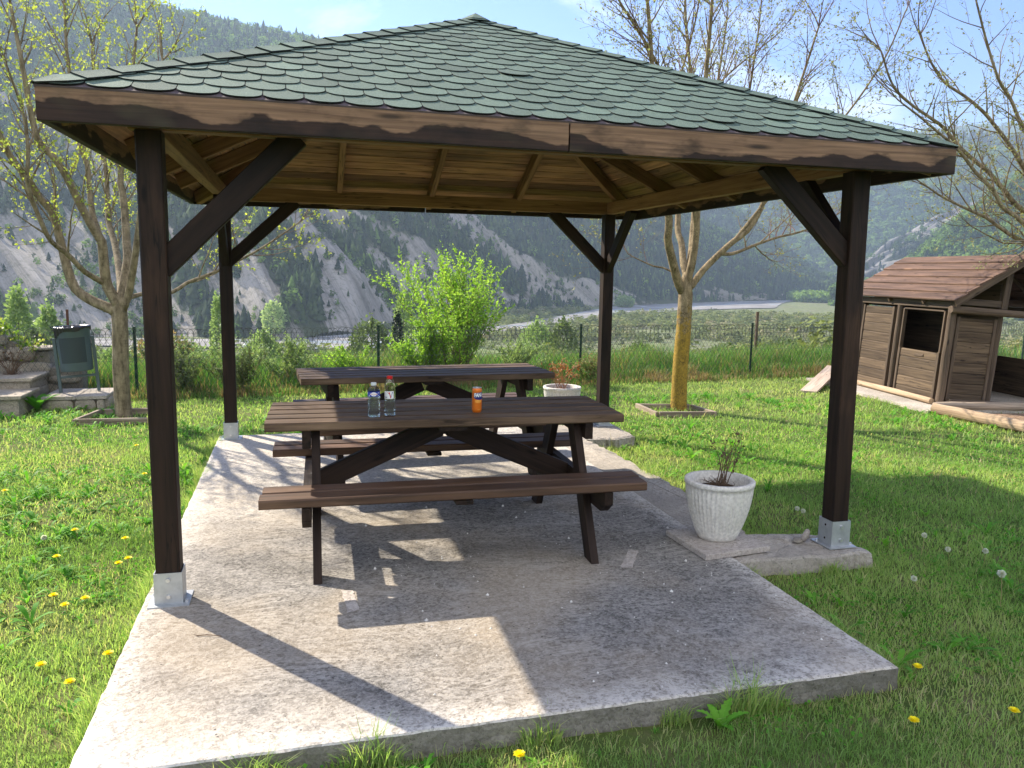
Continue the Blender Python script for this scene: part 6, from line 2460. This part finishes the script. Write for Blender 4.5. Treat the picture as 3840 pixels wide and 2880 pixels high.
bx, by, bl, bw, bt = [], [], [], [], []
for (r0, r1, n, w0, l0) in ((1.6, 3.2, 95000, .0027, .029), (3.2, 5.2, 140000, .0037, .030), (5.2, 8.0, 140000, .0056, .032), (8.0, 14.0, 130000, .0085, .034)):
    x, y, r_ = wedge(int(n * 1.25), r0, r1, -55, 80) if r0 < 5 else wedge(n, r0, r1)
    k_ = lawn_ok(x, y)
    x, y = x[k_], y[k_]
    pn = fbm(x * .9, y * .9, 1.0, 4)
    p2 = fbm(x * 3.1, y * 3.1, 2.0, 3)
    bare = fbm(x * 1.6 + 9, y * 1.6, 5.0, 3)
    # thin, straw coloured turf hard against the right front side of the slab
    nearslab = np.exp(-((np.maximum(0, np.maximum(x - 2.87, 0)) / .55) ** 2) - ((y + 1.1) / 1.0) ** 2) * (x > 2.6) + np.exp(-((np.maximum(0, SY0 - y)) / .18) ** 2) * (y < SY0 + .02) * .9
    dens = np.clip(1.25 - np.clip((bare - .55) * 5, 0, .75) - .35 * nearslab, .12, 1)
    k_ = rng.uniform(0, 1, len(x)) < dens
    x, y, pn, p2, bare, nearslab = [q_[k_] for q_ in (x, y, pn, p2, bare, nearslab)]
    n = len(x)
    ln = l0 * rng.gamma(6, 1 / 6, n) * (.55 + .95 * p2)
    tone = .30 + (pn - .5) * .75 + rng.normal(0, .10, n) + .30 * np.clip((bare - .55) * 5, 0, 1) + .12 * nearslab
    straw = rng.uniform(0, 1, n) < .035 + .14 * np.clip((bare - .52) * 4, 0, 1) + .16 * nearslab
    tone = np.where(straw, rng.uniform(.78, 1, n), tone)
    bx.append(x); by.append(y); bl.append(ln); bw.append(np.full(n, w0) * rng.uniform(.7, 1.3, n)); bt.append(tone)
bx, by, bl, bw, bt = [np.concatenate(q_) for q_ in (bx, by, bl, bw, bt)]
make_blades(bx, by, np.full(len(bx), LZ), bl, bw, bt, .9, 'grass', 'grass', 'short green lawn grass around the gazebo')

# tufts leaning over the slab edges
ex, ey = [], []
for (ax, ay, bx_, by_, ox, oy, n) in ((SX0, SY0, SX0, SY1, -1, 0, 5200), (SX0, SY0, SX1, SY0, 0, -1, 2600), (SX1, SY0, SX1, -.16, 1, 0, 1700), (3.22, .35, 3.2, 3.0, 1, 0, 2600), (2.9, -.17, 3.7, -.17, 0, -1, 900), (3.72, -.15, 3.72, .15, 1, 0, 300)):
    f_ = rng.uniform(0, 1, n)
    d_ = np.abs(rng.normal(0, .022, n)) + .004
    ex.append(ax + (bx_ - ax) * f_ + ox * d_); ey.append(ay + (by_ - ay) * f_ + oy * d_)
ex, ey = np.concatenate(ex), np.concatenate(ey)
gate = fbm(ex * 5, ey * 5, 41.0, 3)
k_ = gate > .47
ex, ey, gate = ex[k_], ey[k_], gate[k_]
make_blades(ex, ey, np.full(len(ex), LZ), rng.uniform(.05, .13, len(ex)) * (.5 + 1.6 * (gate - .45) * 2), np.full(len(ex), .0036), rng.uniform(.1, .75, len(ex)), .7, 'edge_grass', 'grass', 'longer grass tufts along the edges of the slab')
# tall rank grass along the fence
n = 95000
u_ = rng.uniform(-6.5, 12.5, n)
s_ = np.where(rng.uniform(0, 1, n) < .8, rng.uniform(.02, 2.6, n), rng.uniform(-.30, .1, n))
x, y = FA.x + FD.x * u_ + FN.x * s_, FA.y + FD.y * u_ + FN.y * s_
k_ = ~((x < -1.5) & (y < 7.3)) & ~in_poly(x, y, PAD)
x, y, s_, u_ = x[k_], y[k_], s_[k_], u_[k_]
pn = fbm(u_ * .8, s_ * .8, 4.0, 4)
p3 = fbm(u_ * 2.6, s_ * 2.6, 6.0, 3)
ln = (.02 + .50 * pn + .32 * p3) * rng.uniform(.5, 1.15, len(x)) * np.clip(.55 + s_ * .6, .4, 1.0)
ln = np.where(s_ < 0, ln * .75, ln)
dry = np.clip((p3 - .5) * 3.5, 0, 1) * np.clip(1.1 - s_, .1, 1)
tone = .28 + (pn - .5) * .5 + rng.normal(0, .12, len(x))
tone = np.where(rng.uniform(0, 1, len(x)) < .12 + .6 * dry + .35 * (s_ < .05), rng.uniform(.72, 1, len(x)), tone)
make_blades(x, y, ground_z(x, y), ln, rng.uniform(.005, .011, len(x)), tone, .45, 'tall_grass', 'tall', 'tall rank grass and dry stems along the wire fence')
# rough grass further down the slope
n = 50000
x, y, r_ = wedge(n, 12, 60, -36, 60)
k_ = sdist(x, y) > 2.2
x, y, r_ = x[k_], y[k_], r_[k_]
make_blades(x, y, ground_z(x, y), rng.uniform(.15, .5, len(x)) * (.6 + fbm(x * .2, y * .2, 3., 3)), .012 + .0011 * r_, np.clip(.35 + (fbm(x * .15, y * .15, 7.0, 4) - .5) * 2.0 + rng.normal(0, .12, len(x)), 0, 1), .5, 'slope_grass', 'tall', 'rough tawny and green grass on the slope beyond the fence')


# ------------------------------------------------------------------ broad leaved weeds in the turf
def rosette_arrays(cx, cy, cz, nl, L, up, tone):
    """strap leaves bent outwards, 3 segments each"""
    Vs, Ts = [], []
    a = rng.uniform(0, 2 * np.pi, len(cx))
    rep = nl
    X, Y, Zc, LL, U, TT2 = [np.repeat(q_, rep) for q_ in (cx, cy, cz, L, up, tone)]
    m_ = len(X)
    th = rng.uniform(0, 2 * np.pi, m_)
    LL = LL * rng.uniform(.55, 1.1, m_)
    W = LL * rng.uniform(.13, .2, m_)
    U = np.clip(U + rng.normal(0, .18, m_), .05, 1.3)
    d = np.stack([np.cos(th), np.sin(th)], -1)
    s = np.stack([-np.sin(th), np.cos(th)], -1)
    V = np.empty((m_, 8, 3))
    fr = [0, .35, .72, 1.0]
    hz = [0, .40, .62, .60]
    ww = [.25, .8, 1.0, .12]
    for i_ in range(4):
        out = LL * fr[i_] * (1 - .45 * U * (1 - .4 * fr[i_]))
        zz = Zc + LL * hz[i_] * U
        for j, sg in enumerate((-1, 1)):
            V[:, i_ * 2 + j, 0] = X + d[:, 0] * out + s[:, 0] * sg * W * ww[i_] / 2
            V[:, i_ * 2 + j, 1] = Y + d[:, 1] * out + s[:, 1] * sg * W * ww[i_] / 2
            V[:, i_ * 2 + j, 2] = zz
    b = np.arange(m_) * 8
    F = np.concatenate([np.stack([b + 2 * i_, b + 2 * i_ + 1, b + 2 * i_ + 3, b + 2 * i_ + 2], -1) for i_ in range(3)])
    return V.reshape(-1, 3), F, np.repeat(np.clip(TT2 + rng.normal(0, .15, m_), 0, 1), 8)


x, y, r_ = wedge(6500, 1.7, 11)
k_ = lawn_ok(x, y) & (sdist(x, y) < -.3)
x, y, r_ = x[k_], y[k_], r_[k_]
wn_ = fbm(x * 1.1, y * 1.1, 12.0, 3)
lush = np.where(x < 0, 1.6, .7) * np.where((x < -.2) & (y < 2.6), 1.35, 1)
k_ = rng.uniform(0, 1, len(x)) < np.clip((wn_ - .44) * 5, 0.04, 1) * lush
x, y, wn_ = x[k_], y[k_], wn_[k_]
L = rng.uniform(.055, .12, len(x)) * np.where(y < -1.2, .6, 1) * (.7 + .8 * np.clip((wn_ - .45) * 3, 0, 1))
V, F, t_ = rosette_arrays(x, y, np.full(len(x), LZ), 7, L, rng.uniform(.25, 1.05, len(x)), rng.uniform(.3, .9, len(x)))
tag(np_obj('weeds', V, F, M['weed'], tone=t_), 'broad leaved weeds growing through the lawn', None, kind='stuff')
x, y, r_ = wedge(60000, 1.7, 9)
k_ = lawn_ok(x, y) & (fbm(x * 1.4, y * 1.4, 22.0, 3) > .5)
x, y = x[k_], y[k_]
P = np.stack([x, y, LZ + rng.uniform(.012, .04, len(x))], -1)
D = np.stack([rng.normal(0, 1, len(x)), rng.normal(0, 1, len(x)), rng.normal(0, .25, len(x))], -1)
L = rng.uniform(.010, .02, len(x))
tag(leaves_obj('clover', P, D, L, L * .9, rng.uniform(.1, .8, len(x)), 'weed'), 'small round clover leaves low in the turf', None, kind='stuff')
# pale stalks standing over the turf
x, y, r_ = wedge(900, 2.2, 9, -40, 60)
k_ = lawn_ok(x, y) & (fbm(x * .8, y * .8, 31.0, 3) > .53)
x, y = x[k_], y[k_]
make_blades(x, y, np.full(len(x), LZ), rng.uniform(.10, .22, len(x)), np.full(len(x), .0032), rng.uniform(0, 1, len(x)), .25, 'grass_stalks', 'stalk', 'pale flower stalks standing over the turf')


# single plants
def leafy_plant(name, label, loc, nl, L, W, up, seed, jag=0.0, tone=.6):
    g = random.Random(seed)
    mb = MB()
    for i_ in range(nl):
        th = 2 * math.pi * i_ / nl + g.uniform(-.35, .35)
        l = L * g.uniform(.7, 1.1)
        u = up * g.uniform(.8, 1.2)
        k = 12
        V = []
        for j in range(k + 1):
            f = j / k
            out = l * f * math.cos(u * (1 - .35 * f))
            zz = l * f * math.sin(u * (1 - .45 * f)) * 1.0
            wv = W * (math.sin(math.pi * min(1, f * .92 + .05)) ** .8) * (1 + jag * (1 if j % 2 else -1))
            c = Vector((math.cos(th) * out, math.sin(th) * out, zz))
            sd_ = Vector((-math.sin(th), math.cos(th), 0))
            V += [c - sd_ * wv / 2 + Vector((0, 0, wv * .18)), c, c + sd_ * wv / 2 + Vector((0, 0, wv * .18))]
        F = []
        for j in range(k):
            F += [[3 * j, 3 * j + 1, 3 * j + 4, 3 * j + 3], [3 * j + 1, 3 * j + 2, 3 * j + 5, 3 * j + 4]]
        mb.add(V, F, tone=min(1, max(0, g.gauss(tone, .15))))
    o = mb.build(name, M['weed'], loc=loc)
    return tag(o, label, 'plant')


leafy_plant('dandelion_plant', 'bright jagged dandelion leaves growing against the front edge of the slab', (2.035, -1.40, LZ), 9, .125, .034, 1.05, 4, .22, .85)
leafy_plant('broadleaf_plant', 'broad leaved green plant growing between the stone steps and the bin plinth', (-2.22, 5.98, LZ), 8, .30, .085, 1.1, 6, 0, .4)
leafy_plant('broadleaf_plant', 'upright bright leaf clump in the turf right of the slab strip', (3.95, 2.45, LZ), 4, .14, .05, 1.2, 8, 0, .95)


def yellow_dandelion(x, y, h, label, seed, grp):
    g = random.Random(seed)
    root = thing('dandelion_flower', label, 'flower', (x, y, LZ), group=grp)
    lean = Vector((g.uniform(-.015, .015), g.uniform(-.015, .015), h))
    mb = MB(); mb.tube([(0, 0, 0), lean * .5 + Vector((.003, 0, 0)), lean], [.0024, .0022, .002], 5); mb.build('stem', M['stalk'], root)
    mb = MB()
    for ring, (rr, up, n) in enumerate(((.020, .15, 20), (.016, .5, 16), (.010, 1.0, 12))):
        for k in range(n):
            a = 2 * math.pi * (k + .5 * ring) / n + g.uniform(-.1, .1)
            d = Vector((math.cos(a), math.sin(a), 0))
            s = Vector((-math.sin(a), math.cos(a), 0)) * .0028
            p = lean + d * .003
            e = lean + d * rr * g.uniform(.85, 1.1) + Vector((0, 0, rr * up))
            mb.add([p - s * .6, p + s * .6, e + s, e - s], [[0, 1, 2, 3]], tone=g.random())
    mb.build('flower_head', M['petal'], root)


def seed_head(x, y, h, label, seed, grp, r=.019):
    g = random.Random(seed)
    root = thing('dandelion_clock', label, 'seed head', (x, y, LZ), group=grp)
    lean = Vector((g.uniform(-.03, .03), g.uniform(-.02, .02), h))
    mb = MB(); mb.tube([(0, 0, 0), lean * .5 + Vector((.006, 0, 0)), lean], [.0024, .0022, .002], 5); mb.build('stem', M['stalk'], root)
    mb = MB()
    for k in range(150):
        d = Vector((g.gauss(0, 1), g.gauss(0, 1), g.gauss(0, 1))).normalized()
        s = d.cross(Vector((g.gauss(0, 1), g.gauss(0, 1), g.gauss(0, 1)))).normalized() * .0035
        c = lean + d * r * g.uniform(.75, 1)
        mb.add([lean, c + s, c + d * .003, c - s], [[0, 1, 2, 3]], tone=g.random())
    mb.build('fluff_ball', M['fluff'], root)


GD = 'yellow dandelions in the lawn'
for k, (x, y, lab) in enumerate([
        (-.71, 1.32, 'yellow dandelion farthest back of the ones left of the front left post'),
        (-.40, 1.08, 'yellow dandelion alone just behind the close pair by the front left post'),
        (-.69, .86, 'yellow dandelion alone well left of the close pair by the front left post'),
        (-.38, .72, 'left yellow dandelion of the close pair beside the front left post'),
        (-.33, .71, 'right yellow dandelion of the close pair beside the front left post'),
        (-.57, .27, 'left yellow dandelion of the three blooming level with the left front bracket'),
        (-.43, .25, 'right yellow dandelion of the three blooming level with the left front bracket'),
        (-.48, .17, 'nearest yellow dandelion of the three blooming level with the left front bracket'),
        (-.18, -.38, 'yellow dandelion touching the left edge of the slab in front of the post'),
        (-.27, -.60, 'yellow dandelion nearest the bottom left corner of the lawn'),
        (-.44, -.41, 'half open yellow dandelion at the far left of the lawn front'),
        (3.02, -1.24, 'yellow dandelion close behind the front right corner of the slab'),
        (2.70, -1.60, 'yellow dandelion in front of the front right corner of the slab'),
        (3.15, -1.62, 'big yellow dandelion at the right edge of the picture'),
        (1.28, -1.42, 'tiny yellow dandelion below the middle of the slab front edge'),
        (-.58, 2.71, 'yellow dandelion in the lawn behind the left front post'),
        (-.81, 3.70, 'yellow dandelion deep in the lawn towards the left tree'),
        (-1.39, 2.32, 'yellow dandelion at the left edge of the picture halfway down the lawn')]):
    yellow_dandelion(x, y, .035 + .03 * rnd.random(), lab, 100 + k, GD)
GS = 'dandelion seed heads in the lawn'
for k, (x, y, h, lab) in enumerate([
        (3.93, -.80, .20, 'large white dandelion clock on a tall stalk at the right edge'),
        (4.13, -.27, .12, 'white dandelion clock right of the front right footing'),
        (4.14, -.05, .12, 'greyish dandelion clock behind the others right of the front right post'),
        (3.65, -.57, .10, 'faded dandelion clock just in front of the front right footing'),
        (4.30, -.33, .12, 'half blown dandelion clock right of the white one by the footing'),
        (3.82, .70, .08, 'left white dandelion clock of the pair between planter and post'),
        (3.83, .63, .09, 'right white dandelion clock of the pair between planter and post'),
        (-.85, 1.18, .06, 'white dandelion clock in the lawn left of the front left post')]):
    seed_head(x, y, h, lab, 200 + k, GS, .015 if k not in (0,) else .02)


# ================================================================== haze
hz_ = MB()
zb_, zt_ = VZ - 3.5, 660.0
S_ = 4450.0
hz_.add([(-S_, -S_, zb_), (S_, -S_, zb_), (S_, S_, zb_), (-S_, S_, zb_), (-S_, -S_, zt_), (S_, -S_, zt_), (S_, S_, zt_), (-S_, S_, zt_)],
        [[3, 2, 1, 0], [4, 5, 6, 7], [0, 1, 5, 4], [1, 2, 6, 5], [2, 3, 7, 6], [3, 0, 4, 7]])
T = NT('valley_haze')
pv = T.n('ShaderNodeVolumePrincipled', i={'Color': (.58, .76, 1.0, 1), 'Density': .00024, 'Anisotropy': .3})
T.nt.links.new(pv.outputs[0], T.out.inputs['Volume'])
M['haze'] = T.m
o = hz_.build('haze', M['haze'])
tag(o, 'pale blue valley haze', None, kind='stuff')
